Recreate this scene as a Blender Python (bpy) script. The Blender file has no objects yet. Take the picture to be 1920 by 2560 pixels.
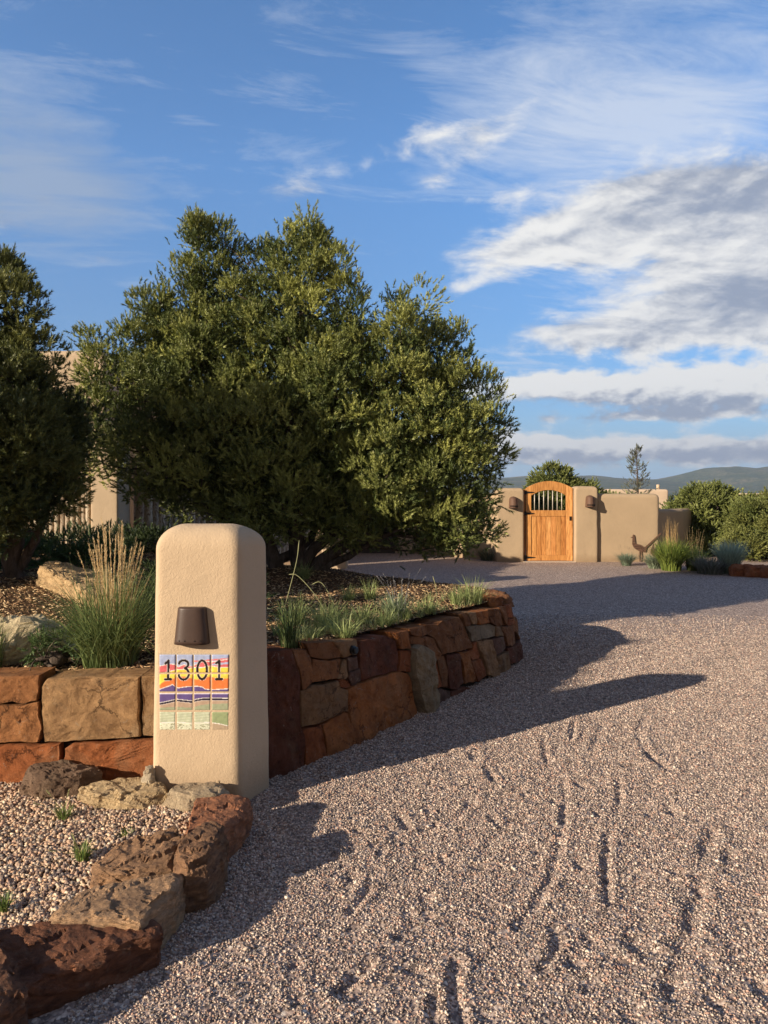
import bpy, math, random
import numpy as np
from mathutils import Vector, Matrix
random.seed(7); rng = np.random.default_rng(7)
sc = bpy.context.scene
# ------------------------------------------------------------------ camera, sky, sun, exposure
EYE, FPX, HZ = 1.65, 1800.0, 1240.0          # eye height, focal length in photo pixels, row of the horizon
cd = bpy.data.cameras.new('camera'); cam = bpy.data.objects.new('camera', cd); sc.collection.objects.link(cam)
cd.sensor_fit = 'HORIZONTAL'; cd.sensor_width = 36; cd.lens = 36*FPX/1920; cd.shift_y = -(1280-HZ)/1920
cd.clip_start = 0.05; cd.clip_end = 20000
cam.location = (0, 0, EYE); cam.rotation_euler = (math.radians(90), 0, 0); sc.camera = cam
SUN_EL = math.radians(18.0); SUN_AZ = math.atan2(-0.82, -0.572)   # compass angle of the sun from +Y
to_sun = Vector((math.sin(SUN_AZ)*math.cos(SUN_EL), math.cos(SUN_AZ)*math.cos(SUN_EL), math.sin(SUN_EL)))
sl = bpy.data.lights.new('sun', 'SUN'); sl.energy = 5.0; sl.angle = math.radians(0.5); sl.color = (1.0, 0.845, 0.655)
so = bpy.data.objects.new('sun', sl); sc.collection.objects.link(so); so.location = (-20, -15, 20)
so.rotation_euler = to_sun.to_track_quat('Z', 'Y').to_euler()
sc.view_settings.view_transform = 'Standard'; sc.view_settings.look = 'None'
sc.view_settings.exposure = 0.62; sc.view_settings.gamma = 1.0
SKY_STRENGTH = 0.10

world = bpy.data.worlds.new('World'); sc.world = world; world.use_nodes = True
nt = world.node_tree; nt.nodes.clear(); N = nt.nodes; L = nt.links
def math_(op, a, b=None, c=None, clamp=False):
    n = N.new('ShaderNodeMath'); n.operation = op; n.use_clamp = clamp
    for i, v in enumerate((a, b, c)):
        if v is None: continue
        if isinstance(v, (int, float)): n.inputs[i].default_value = v
        else: L.new(v, n.inputs[i])
    return n.outputs[0]
def maprange(v, a, b, c=0.0, d=1.0, smooth=True):
    n = N.new('ShaderNodeMapRange'); n.interpolation_type = 'SMOOTHSTEP' if smooth else 'LINEAR'
    L.new(v, n.inputs[0])
    for i, x in enumerate((a, b, c, d)): n.inputs[i+1].default_value = x
    return n.outputs[0]
def mixc(f, a, b):
    n = N.new('ShaderNodeMix'); n.data_type = 'RGBA'
    if isinstance(f, (int, float)): n.inputs[0].default_value = f
    else: L.new(f, n.inputs[0])
    for i, v in ((6, a), (7, b)):
        if isinstance(v, tuple): n.inputs[i].default_value = (*v, 1)
        else: L.new(v, n.inputs[i])
    return n.outputs[2]
tc = N.new('ShaderNodeTexCoord'); sep = N.new('ShaderNodeSeparateXYZ'); L.new(tc.outputs['Generated'], sep.inputs[0])
dx, dy, dz = sep.outputs
az = math_('ARCTAN2', dx, dy); el = math_('ARCSINE', dz)
sky = N.new('ShaderNodeTexSky'); sky.sky_type = 'NISHITA'; sky.sun_disc = False
sky.sun_elevation = SUN_EL; sky.sun_rotation = SUN_AZ; sky.altitude = 2100; sky.air_density = 1.0; sky.dust_density = 0.3; sky.ozone_density = 2.0
zz = math_('ADD', math_('MAXIMUM', dz, 0.0), 0.10)
def noise_tex(vec, scale, detail, rough, dist=0.0, stretch=(1, 1, 1), rot=0.0, off=(0, 0, 0)):
    m = N.new('ShaderNodeMapping'); m.inputs['Scale'].default_value = stretch; m.inputs['Rotation'].default_value = (0, 0, rot)
    m.inputs['Location'].default_value = off
    L.new(vec, m.inputs[0]); n = N.new('ShaderNodeTexNoise'); L.new(m.outputs[0], n.inputs['Vector'])
    n.inputs['Scale'].default_value = scale; n.inputs['Detail'].default_value = detail
    n.inputs['Roughness'].default_value = rough; n.inputs['Distortion'].default_value = dist
    return n.outputs[0]
def blob(px, py, sx, sy, amp, tilt=0.0):
    u0 = math.atan((px-960)/FPX); v0 = math.atan((HZ-py)/FPX*math.cos(u0))
    su, sv = sx/FPX, sy/FPX
    du = math_('SUBTRACT', az, u0); dv = math_('SUBTRACT', el, v0)
    if tilt: dv = math_('SUBTRACT', dv, math_('MULTIPLY', du, tilt))
    a = math_('POWER', math_('ABSOLUTE', math_('DIVIDE', du, su)), 2.0); b = math_('POWER', math_('ABSOLUTE', math_('DIVIDE', dv, sv)), 2.0)
    return math_('MULTIPLY', math_('EXPONENT', math_('MULTIPLY', math_('ADD', a, b), -1.0)), amp)
def total(bl):
    s = blob(*bl[0])
    for b in bl[1:]: s = math_('ADD', s, blob(*b))
    return s
thick = total([(1700, 640, 330, 150, .45), (1760, 500, 330, 110, 0.85), (1330, 610, 230, 60, .72, 0.12), (1560, 545, 260, 80, 0.5, 0.2), (1530, 835, 330, 55, 0.85), (1860, 740, 200, 90, 0.8),
               (1166, 719, 70, 26, .80, .2), (1460, 965, 380, 36, 1.35), (1800, 985, 260, 38, 1.1), (1560, 1045, 300, 18, .75), (1650, 1118, 500, 28, 1.3), (1250, 1108, 180, 28, 1.15), (1500, 1160, 600, 26, .5),
               (760, 470, 200, 42, 0.5, .3), (1180, 325, 270, 48, .78, .12), (1110, 430, 90, 34, .52, .3), (1240, 500, 140, 36, .5, .1),
               (-500, 500, 400, 160, .8), (-900, 900, 500, 120, .8), (2600, 700, 500, 200, .9)])
thin = total([(1560, 130, 400, 210, .92), (1780, 330, 300, 130, .75), (1300, 290, 240, 110, .58), (60, 120, 240, 190, .28), (280, 60, 160, 90, .35), (100, 320, 180, 90, .42), (60, 450, 300, 100, 1.45), (740, 210, 130, 100, .30), (1060, 190, 110, 60, .30), (800, 400, 190, 60, .45), (470, 297, 60, 16, .5),
              (1450, 460, 300, 100, .55), (1300, 900, 200, 60, .5), (210, 660, 150, 70, .35), (1500, 720, 400, 60, .5), (900, 560, 700, 600, .03)])
# cloud sheet seen in perspective, drawn out along one wind direction
ppx = math_('DIVIDE', dx, zz); ppy = math_('DIVIDE', dy, zz); wa = math_('ADD', math_('MULTIPLY', ppx, .98), math_('MULTIPLY', ppy, .20)); wb = math_('ADD', math_('MULTIPLY', ppx, -.20), math_('MULTIPLY', ppy, .98))
def sheet_noise(along, across, scale, detail, rough, dist, ox=0, oy=0):
    c = N.new('ShaderNodeCombineXYZ'); L.new(math_('MULTIPLY_ADD', wa, along, ox), c.inputs[0]); L.new(math_('MULTIPLY_ADD', wb, across, oy), c.inputs[1]); return noise_tex(c.outputs[0], scale, detail, rough, dist)
c2 = N.new('ShaderNodeCombineXYZ'); L.new(az, c2.inputs[0]); L.new(math_('MULTIPLY', el, 2.4), c2.inputs[1])
n1 = sheet_noise(.62, 1.0, 2.6, 8, .60, .5); n1b = sheet_noise(.62, 1.0, 2.6, 8, .60, .5, .03, .035)
n2 = noise_tex(c2.outputs[0], 12.0, 8, .60, .35); n2b = noise_tex(c2.outputs[0], 12.0, 8, .60, .35, off=(.012, -.030, 0))
n3 = math_('MULTIPLY_ADD', sheet_noise(.50, 1.5, 4.2, 10, .70, .6), .75, math_('MULTIPLY', n1, .25))
c4 = N.new('ShaderNodeCombineXYZ'); L.new(az, c4.inputs[0]); L.new(math_('MULTIPLY', el, 1.7), c4.inputs[1])
n4 = noise_tex(c4.outputs[0], 21.0, 8, .58, .2); n4b = noise_tex(c4.outputs[0], 21.0, 8, .58, .2, off=(.006, -.016, 0)); low = maprange(el, .235, .17)
def lowmix(a, b): m_ = N.new('ShaderNodeMix'); m_.data_type = 'FLOAT'; L.new(low, m_.inputs[0]); L.new(a, m_.inputs[2]); L.new(b, m_.inputs[3]); return m_.outputs[0]
nA = lowmix(math_('MULTIPLY_ADD', n2, .5, math_('MULTIPLY', n1, .5)), math_('MULTIPLY_ADD', n4, .8, math_('MULTIPLY', n1, .2)))
mk_ = maprange(math_('ADD', thick, math_('MULTIPLY', math_('SUBTRACT', nA, .5), 2.7)), .36, .96)
mt_ = maprange(math_('ADD', thin, math_('MULTIPLY', math_('SUBTRACT', n3, .5), 4.2)), .35, 1.55, 0, .66, False)
grey = total([(1830, 480, 300, 90, .85), (1900, 740, 170, 60, 1.1), (1600, 1030, 400, 24, 1.2), (1400, 1005, 240, 18, .8), (1500, 1150, 600, 24, 1.1), (1500, 935, 500, 30, -1.5), (1500, 1092, 500, 18, -1.4), (60, 450, 420, 220, 1.5), (1500, 860, 250, 55, .35), (760, 490, 190, 30, .5)])
relief = lowmix(math_('MULTIPLY', math_('ADD', math_('SUBTRACT', n2b, n2), math_('SUBTRACT', n1b, n1)), 2.6), math_('MULTIPLY', math_('SUBTRACT', n4b, n4), 4.5))
shade = maprange(math_('ADD', math_('ADD', grey, relief), math_('MULTIPLY', math_('SUBTRACT', nA, .45), 1.2)), -.25, 1.25)
K = 1/SKY_STRENGTH
ccol = mixc(shade, (.66*K, .645*K, .61*K), (.215*K, .245*K, .31*K))
# deepen and cool the clear sky
hs = N.new('ShaderNodeHueSaturation'); L.new(sky.outputs[0], hs.inputs['Color']); hs.inputs['Saturation'].default_value = 1.18; hs.inputs['Value'].default_value = 1.0
clear = N.new('ShaderNodeMix'); clear.data_type = 'RGBA'; clear.blend_type = 'MULTIPLY'; clear.inputs[0].default_value = 1
L.new(hs.outputs[0], clear.inputs[6]); clear.inputs[7].default_value = (1.46, 1.52, 1.56, 1)
air = maprange(el, 0.0, .42, .40, 1.0, False); lo = N.new('ShaderNodeMix'); lo.data_type = 'RGBA'; lo.blend_type = 'MULTIPLY'; lo.inputs[0].default_value = 1
agc = N.new('ShaderNodeCombineColor'); L.new(math_('MULTIPLY', air, maprange(el, 0.0, .35, .74, 1.0, False)), agc.inputs[0]); L.new(math_('MULTIPLY', air, maprange(el, 0.0, .35, .90, 1.0, False)), agc.inputs[1]); L.new(air, agc.inputs[2]); L.new(clear.outputs[2], lo.inputs[6]); L.new(agc.outputs[0], lo.inputs[7])
col = mixc(mt_, mixc(maprange(el, .13, -.01), lo.outputs[2], (.27*K, .40*K, .56*K)), mixc(math_('MINIMUM', blob(40, 440, 420, 200, 1.3), 1.0), (.52*K, .555*K, .61*K), (.25*K, .30*K, .38*K)))
col = mixc(math_('MULTIPLY', mk_, .93), col, ccol)
# warm grey added to the unseen sky behind the camera, warming the shade fill
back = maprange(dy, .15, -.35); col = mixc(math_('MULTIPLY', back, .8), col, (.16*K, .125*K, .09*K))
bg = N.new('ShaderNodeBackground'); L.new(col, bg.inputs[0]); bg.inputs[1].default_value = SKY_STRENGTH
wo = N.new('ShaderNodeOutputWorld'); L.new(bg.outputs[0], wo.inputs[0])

world.cycles.sampling_method = 'MANUAL'; world.cycles.sample_map_resolution = 256
# ------------------------------------------------------------------ helpers
def G(px, py, z=0.0):                          # photo pixel -> point of the level z
    Y = FPX*(EYE-z)/(py-HZ); return np.array(((px-960)/FPX*Y, Y, z))
def WX(px, Y): return (px-960)/FPX*Y
def WZ(py, Y): return EYE-(py-HZ)/FPX*Y
def _hash(i):
    v = np.sin(i[..., 0]*127.1+i[..., 1]*311.7+i[..., 2]*74.7)*43758.5453
    return v-np.floor(v)
def vnoise(p):
    p = np.asarray(p, float); i = np.floor(p); f = p-i; f = f*f*(3-2*f); r = 0
    for a in (0, 1):
        for b in (0, 1):
            for c in (0, 1):
                w = (f[..., 0] if a else 1-f[..., 0])*(f[..., 1] if b else 1-f[..., 1])*(f[..., 2] if c else 1-f[..., 2])
                r = r+w*_hash(i+np.array((a, b, c)))
    return r
def fbm(p, oct=4, gain=.5):
    p = np.asarray(p, float); s = 0; a = 1; t = 0
    for k in range(oct): s = s+a*vnoise(p*2**k+k*17.3); t += a; a *= gain
    return s/t-.5
def v3(x, y, z=0.0):
    x, y, z = np.broadcast_arrays(x, y, z); return np.stack((x, y, z), -1).astype(float)

def link(o, parent=None):
    sc.collection.objects.link(o)
    if parent is not None:
        o.parent = parent
        r = parent
        off = Vector((0, 0, 0))
        while r is not None: off += r.location; r = r.parent
        o.matrix_parent_inverse = Matrix.Translation(-off)
    return o
def tag(o, label=None, cat=None, group=None, kind=None):
    if label: o['label'] = label
    if cat: o['category'] = cat
    if group: o['group'] = group
    if kind: o['kind'] = kind
    return o
def thing(name, label, cat, loc, group=None):
    o = bpy.data.objects.new(name, None); o.location = loc; o.empty_display_size = .1
    sc.collection.objects.link(o); return tag(o, label, cat, group)
def mk(name, V, F, mat, parent=None, tint=None, smooth=False):
    V = np.asarray(V, dtype=np.float32).reshape(-1, 3)
    me = bpy.data.meshes.new(name)
    if isinstance(F, np.ndarray):
        n, k = F.shape
        me.vertices.add(len(V)); me.vertices.foreach_set('co', V.ravel())
        me.loops.add(n*k); me.loops.foreach_set('vertex_index', F.astype(np.int32).ravel())
        me.polygons.add(n); me.polygons.foreach_set('loop_start', np.arange(0, n*k, k, dtype=np.int32))
        me.update(calc_edges=True)
    else:
        me.from_pydata([tuple(map(float, v)) for v in V], [], [tuple(int(a) for a in f) for f in F]); me.update()
    if smooth: me.polygons.foreach_set('use_smooth', np.ones(len(me.polygons), dtype=bool))
    if tint is not None:
        t = np.ones((len(V), 4), dtype=np.float32); t[:, :3] = np.asarray(tint, dtype=np.float32)
        a = me.color_attributes.new('tint', 'FLOAT_COLOR', 'POINT'); a.data.foreach_set('color', t.ravel())
    if mat: me.materials.append(mat)
    me.validate()
    o = bpy.data.objects.new(name, me)
    return link(o, parent)
class Acc:                                     # gathers pieces of ONE part
    def __init__(s): s.V = []; s.F = []; s.T = []; s.n = 0
    def add(s, V, F, tint=None):
        V = np.asarray(V, float).reshape(-1, 3); s.V.append(V)
        s.F += [tuple(int(i)+s.n for i in f) for f in F]
        s.T.append(np.broadcast_to(np.array(tint if tint is not None else (1, 1, 1), float), V.shape)); s.n += len(V)
    def build(s, name, mat, parent=None, smooth=False):
        return mk(name, np.concatenate(s.V), s.F, mat, parent, np.concatenate(s.T), smooth)
    def box(s, x0, x1, y0, y1, z0, z1, tint=None):
        V = [(x, y, z) for z in (z0, z1) for y in (y0, y1) for x in (x0, x1)]
        s.add(V, [(0, 2, 3, 1), (4, 5, 7, 6), (0, 1, 5, 4), (2, 6, 7, 3), (0, 4, 6, 2), (1, 3, 7, 5)], tint)
    def tube(s, pts, rad, n=8, tint=None, jitter=0.0):
        pts = [np.array(p, float) for p in pts]; V = []; F = []
        if isinstance(rad, (int, float)): rad = [rad]*len(pts)
        up = np.array((.31, .17, .93))
        for i, p in enumerate(pts):
            d = pts[min(i+1, len(pts)-1)]-pts[max(i-1, 0)]; d = d/(np.linalg.norm(d)+1e-9)
            a = np.cross(d, up); 
            if np.linalg.norm(a) < .05: a = np.cross(d, (1, 0, 0))
            a = a/np.linalg.norm(a); b = np.cross(d, a)
            for k in range(n):
                t = 2*math.pi*k/n; r = rad[i]*(1+jitter*(random.random()-.5))
                V.append(p+a*math.cos(t)*r+b*math.sin(t)*r)
        for i in range(len(pts)-1):
            for k in range(n):
                F.append((i*n+k, i*n+(k+1) % n, (i+1)*n+(k+1) % n, (i+1)*n+k))
        V.append(pts[0]); V.append(pts[-1]); c0 = len(V)-2
        for k in range(n):
            F.append((c0, (k+1) % n, k)); F.append((c0+1, (len(pts)-1)*n+k, (len(pts)-1)*n+(k+1) % n))
        s.add(V, F, tint)
def spline(pts, n):                            # Catmull-Rom through pts
    P = [np.array(p, float) for p in pts]; P = [2*P[0]-P[1]]+P+[2*P[-1]-P[-2]]; out = []
    m = len(P)-3
    for i in range(n):
        u = i/(n-1)*m; k = min(int(u), m-1); t = u-k; a, b, c, d = P[k:k+4]
        out.append(.5*((2*b)+(-a+c)*t+(2*a-5*b+4*c-d)*t*t+(-a+3*b-3*c+d)*t**3))
    return out

# ------------------------------------------------------------------ materials
class Mat:
    def __init__(s, name, rough=.85, spec=.3):
        s.m = bpy.data.materials.new(name); s.m.use_nodes = True; s.n = s.m.node_tree.nodes; s.l = s.m.node_tree.links
        s.b = s.n['Principled BSDF']; s.b.inputs['Roughness'].default_value = rough; s.b.inputs['Specular IOR Level'].default_value = spec
        s.co = s.n.new('ShaderNodeNewGeometry').outputs['Position']
    def noise(s, scale, detail=5, rough=.6, dist=0, stretch=None, vec=None):
        v = vec or s.co
        if stretch:
            m = s.n.new('ShaderNodeMapping'); m.inputs['Scale'].default_value = stretch; s.l.new(v, m.inputs[0]); v = m.outputs[0]
        n = s.n.new('ShaderNodeTexNoise'); s.l.new(v, n.inputs['Vector']); n.inputs['Scale'].default_value = scale
        n.inputs['Detail'].default_value = detail; n.inputs['Roughness'].default_value = rough; n.inputs['Distortion'].default_value = dist
        return n.outputs[0]
    def voro(s, scale, out='Distance', feature='F1', stretch=None):
        v = s.co
        if stretch:
            m = s.n.new('ShaderNodeMapping'); m.inputs['Scale'].default_value = stretch; s.l.new(v, m.inputs[0]); v = m.outputs[0]
        n = s.n.new('ShaderNodeTexVoronoi'); n.feature = feature; n.inputs['Scale'].default_value = scale; s.l.new(v, n.inputs['Vector']); return n.outputs[out]
    def ramp(s, f, stops, interp='LINEAR'):
        r = s.n.new('ShaderNodeValToRGB'); e = r.color_ramp.elements; r.color_ramp.interpolation = interp
        while len(e) < len(stops): e.new(.5)
        for k, (p, c) in enumerate(stops): e[k].position = p; e[k].color = (*c, 1)
        s.l.new(f, r.inputs[0]); return r.outputs[0]
    def mix(s, f, a, b, mode='MIX'):
        n = s.n.new('ShaderNodeMix'); n.data_type = 'RGBA'; n.blend_type = mode
        if isinstance(f, (int, float)): n.inputs[0].default_value = f
        else: s.l.new(f, n.inputs[0])
        for i, v in ((6, a), (7, b)):
            if isinstance(v, tuple): n.inputs[i].default_value = (*v, 1)
            else: s.l.new(v, n.inputs[i])
        return n.outputs[2]
    def math(s, op, a, b=None, clamp=False):
        n = s.n.new('ShaderNodeMath'); n.operation = op; n.use_clamp = clamp
        for i, v in enumerate((a, b)):
            if v is None: continue
            if isinstance(v, (int, float)): n.inputs[i].default_value = v
            else: s.l.new(v, n.inputs[i])
        return n.outputs[0]
    def attr(s, name='tint'):
        n = s.n.new('ShaderNodeAttribute'); n.attribute_name = name; return n.outputs['Color']
    def color(s, c):
        if isinstance(c, tuple): s.b.inputs['Base Color'].default_value = (*c, 1)
        else: s.l.new(c, s.b.inputs['Base Color'])
        return s
    def bump(s, h, dist, strength=1.0):
        b = s.n.new('ShaderNodeBump'); b.inputs['Distance'].default_value = dist; b.inputs['Strength'].default_value = strength
        s.l.new(h, b.inputs['Height'])
        if s.b.inputs['Normal'].is_linked: s.l.new(s.b.inputs['Normal'].links[0].from_socket, b.inputs['Normal'])
        s.l.new(b.outputs[0], s.b.inputs['Normal']); return s
def stucco(name, c, scale=1.0, splash=None):
    m = Mat(name, .92, .15)
    n = m.noise(1.6, 4); f = m.noise(90, 4, .7)
    a = m.mix(m.ramp(n, [(.3, (0, 0, 0)), (.7, (1, 1, 1))]), tuple(x*.92 for x in c), tuple(min(1, x*1.06) for x in c))
    st = m.ramp(m.noise(5.0, 6, .7, .4, (1, 1, .35)), [(.58, (0, 0, 0)), (.8, (1, 1, 1))])
    a = m.mix(m.math('MULTIPLY', st, .38), a, tuple(x*.78 for x in c))
    if splash is not None:                                # soil splashed up the foot of the wall
        sz = m.n.new('ShaderNodeSeparateXYZ'); m.l.new(m.co, sz.inputs[0]); h = m.math('ADD', sz.outputs[2], m.math('MULTIPLY', m.noise(7, 6, .7), -splash*1.6))
        mr = m.n.new('ShaderNodeMapRange'); m.l.new(h, mr.inputs[0]); mr.inputs[1].default_value = -splash*.55; mr.inputs[2].default_value = splash*.7; mr.inputs[3].default_value = .55; mr.inputs[4].default_value = 0
        a = m.mix(mr.outputs[0], a, (c[0]*.55, c[1]*.48, c[2]*.42))
    m.color(m.mix(m.math('MULTIPLY', f, .35), a, tuple(x*.72 for x in c), 'MIX'))
    m.bump(m.noise(9, 3), .02, .22); m.bump(m.noise(85*scale, 3, .6, .2), .0034, .8); m.bump(m.noise(260*scale, 2, .6), .0022, 1.0)
    return m.m
M = {}
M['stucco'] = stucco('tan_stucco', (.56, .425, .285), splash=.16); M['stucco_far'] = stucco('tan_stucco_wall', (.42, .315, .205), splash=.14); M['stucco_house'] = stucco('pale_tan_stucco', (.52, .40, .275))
def stone_mat(name, rough=.9):
    m = Mat(name, rough, .2); t = m.attr()
    n = m.noise(7, 7, .65, .6); n2 = m.noise(30, 6, .7); n3 = m.noise(3.2, 4, .6, 1.2)
    a = m.mix(m.ramp(n, [(.35, (0, 0, 0)), (.68, (1, 1, 1))]), m.mix(1.0, t, (.62, .55, .50), 'MULTIPLY'), m.mix(1.0, t, (1.22, 1.15, 1.05), 'MULTIPLY'))
    a = m.mix(m.ramp(n3, [(.5, (0, 0, 0)), (.72, (.6, .6, .6))]), a, m.mix(.5, t, (.30, .22, .13)))
    a = m.mix(m.ramp(n2, [(.62, (0, 0, 0)), (.78, (.7, .7, .7))]), a, m.mix(.5, t, (.55, .45, .34)))
    a = m.mix(m.ramp(m.noise(14, 8, .75, 1.5), [(.60, (0, 0, 0)), (.66, (.55, .55, .55))]), a, (.42, .37, .30))
    a = m.mix(m.ramp(m.noise(22, 3, .7), [(.30, (.7, .7, .7)), (.42, (0, 0, 0))]), a, m.mix(1.0, t, (.35, .32, .32), 'MULTIPLY'))
    m.color(a); m.bump(m.noise(15, 8, .72, .4), .040, .9); m.bump(m.noise(42, 8, .8, .3), .030, 1.0); m.bump(m.noise(120, 4, .75), .008, .9)
    wv = m.n.new('ShaderNodeVectorMath'); wv.operation = 'MULTIPLY_ADD'; nz_ = m.n.new('ShaderNodeTexNoise'); m.l.new(m.co, nz_.inputs['Vector']); nz_.inputs['Scale'].default_value = 5; nz_.inputs['Detail'].default_value = 6; nz_.inputs['Roughness'].default_value = .7
    m.l.new(nz_.outputs['Color'], wv.inputs[0]); wv.inputs[1].default_value = (.26, .26, .26); m.l.new(m.co, wv.inputs[2]); vr_ = m.n.new('ShaderNodeTexVoronoi'); vr_.feature = 'DISTANCE_TO_EDGE'; vr_.inputs['Scale'].default_value = 3.1; m.l.new(wv.outputs[0], vr_.inputs['Vector'])
    crk = m.math('MULTIPLY', m.ramp(vr_.outputs[0], [(0, (1, 1, 1)), (.010, (.7, .7, .7)), (.022, (0, 0, 0))]), m.ramp(m.noise(2.6, 3), [(.46, (0, 0, 0)), (.56, (1, 1, 1))]))
    m.color(m.mix(m.math('MULTIPLY', crk, .85), a, m.mix(1.0, t, (.12, .10, .10), 'MULTIPLY'))); m.bump(crk, .012, -1.0)
    return m.m
M['sandstone'] = stone_mat('sandstone')
def strata_mat():
    m = Mat('banded_rock', .85, .25); t = m.mix(1.0, m.attr(), (1.75, 1.75, 1.75), 'MULTIPLY')
    w = m.noise(9, 7, .65, 1.2, (1, 1, 3.2)); n = m.noise(34, 6, .75, .4)
    a = m.mix(m.ramp(w, [(.34, (0, 0, 0)), (.66, (1, 1, 1))]), m.mix(1.0, t, (.50, .46, .46), 'MULTIPLY'), m.mix(1.0, t, (1.45, 1.3, 1.12), 'MULTIPLY'))
    a = m.mix(m.ramp(n, [(.55, (0, 0, 0)), (.75, (.75, .75, .75))]), a, m.mix(.5, t, (.50, .40, .30)))
    a = m.mix(m.ramp(m.noise(18, 8, .8, 1.5), [(.30, (.8, .8, .8)), (.42, (0, 0, 0))]), a, m.mix(1.0, t, (.30, .27, .27), 'MULTIPLY'))
    m.color(a); m.bump(m.noise(22, 9, .80, .6, (1, 1, 2.6)), .055, 1.0); m.bump(m.noise(90, 6, .8), .020, 1.0)
    return m.m
M['strata'] = strata_mat()
def lime_mat():
    m = Mat('pale_limestone', .9, .2); t = m.attr()
    a = m.mix(m.ramp(m.noise(9, 8, .7, .8), [(.36, (0, 0, 0)), (.6, (1, 1, 1))]), m.mix(1.0, t, (.66, .62, .58), 'MULTIPLY'), m.mix(1.0, t, (1.1, 1.08, 1.0), 'MULTIPLY'))
    a = m.mix(m.ramp(m.noise(17, 5, .7), [(.62, (0, 0, 0)), (.72, (.6, .6, .6))]), a, (.16, .15, .14))
    m.color(a); m.bump(m.noise(14, 9, .76, .5), .045, .9); m.bump(m.noise(60, 5, .7), .014, .8); return m.m
M['lime'] = lime_mat()
def tinted(name, rough=.8, spec=.3, var=.25, bs=0, bd=0):
    m = Mat(name, rough, spec); t = m.attr(); n = m.noise(60, 3)
    m.color(m.mix(n, m.mix(1.0, t, (1-var,)*3, 'MULTIPLY'), m.mix(1.0, t, (1+var,)*3, 'MULTIPLY')))
    if bs: m.bump(m.noise(bs, 4, .6), bd)
    return m.m
M['pebble'] = tinted('crushed_gravel', .85, .25, .2); M['chip'] = tinted('bark_chips', .85, .2, .3)
def leafy(name, rough=.55, spec=.35, trans=.18):
    m = Mat(name, rough, spec); t = m.attr(); m.color(t)
    tr = m.n.new('ShaderNodeBsdfTranslucent'); m.l.new(t, tr.inputs[0]); mx = m.n.new('ShaderNodeMixShader'); mx.inputs[0].default_value = trans
    out = m.n['Material Output']; m.l.new(m.b.outputs[0], mx.inputs[1]); m.l.new(tr.outputs[0], mx.inputs[2]); m.l.new(mx.outputs[0], out.inputs[0]); return m.m
M['needle'] = leafy('pine_needles', .5, .4, .12); M['blade'] = leafy('grass_blades', .5, .3, .3)
def bark():
    m = Mat('grey_bark', .9, .15); n = m.noise(22, 6, .7, .6, (1, 1, .25))
    m.color(m.ramp(n, [(.3, (.035, .026, .02)), (.6, (.13, .10, .08)), (.8, (.24, .20, .17))])); m.bump(n, .03, .9); return m.m
M['bark'] = bark()
def peeled():
    m = Mat('weathered_pole_bark', .88, .2); t = m.attr(); n = m.noise(26, 6, .72, 1.0, (1, 1, .5))
    m.color(m.mix(m.ramp(n, [(.42, (0, 0, 0)), (.52, (1, 1, 1))]), m.mix(1.0, t, (.38, .30, .24), 'MULTIPLY'), t)); m.bump(n, .015, .8); return m.m
M['pole'] = peeled()
def wood():
    m = Mat('golden_stained_cedar', .5, .35); t = m.attr()
    g = m.noise(10, 7, .65, 2.2, (1.6, 1.6, .16)); k = m.noise(30, 4, .6, .8, (1, 1, .12))
    a = m.mix(m.ramp(g, [(.35, (0, 0, 0)), (.65, (1, 1, 1))]), m.mix(1.0, t, (.58, .46, .34), 'MULTIPLY'), m.mix(1.0, t, (1.25, 1.2, 1.15), 'MULTIPLY'))
    m.color(m.mix(m.ramp(k, [(.55, (0, 0, 0)), (.75, (.55, .55, .55))]), a, m.mix(1.0, t, (.5, .36, .22), 'MULTIPLY'))); m.bump(g, .004, .4); return m.m
M['wood'] = wood()
def metal(name, c, rough=.5, met=.0, spec=.4):
    m = Mat(name, rough, spec); m.b.inputs['Metallic'].default_value = met; n = m.noise(30, 5, .7)
    m.color(m.mix(n, tuple(x*.75 for x in c), tuple(x*1.25 for x in c))); m.bump(m.noise(140, 3), .001, .4); return m.m
M['bronze'] = metal('brown_powder_coat', (.060, .036, .027), .45); M['rust'] = metal('rusted_steel', (.12, .065, .042), .7, .1)
M['iron'] = metal('black_iron', (.018, .015, .013), .45, .3); M['black_plastic'] = metal('black_plastic', (.016, .017, .016), .35)
M['glass_lamp'] = metal('frosted_lens', (.4, .38, .33), .3)
M['core'] = Mat('packed_soil', .95, .1).color((.028, .018, .012)).m
M['dark_door'] = metal('dark_brown_door', (.045, .034, .028), .6); M['bar'] = metal('pale_metal_bar', (.62, .56, .47), .4, .2)

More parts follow.
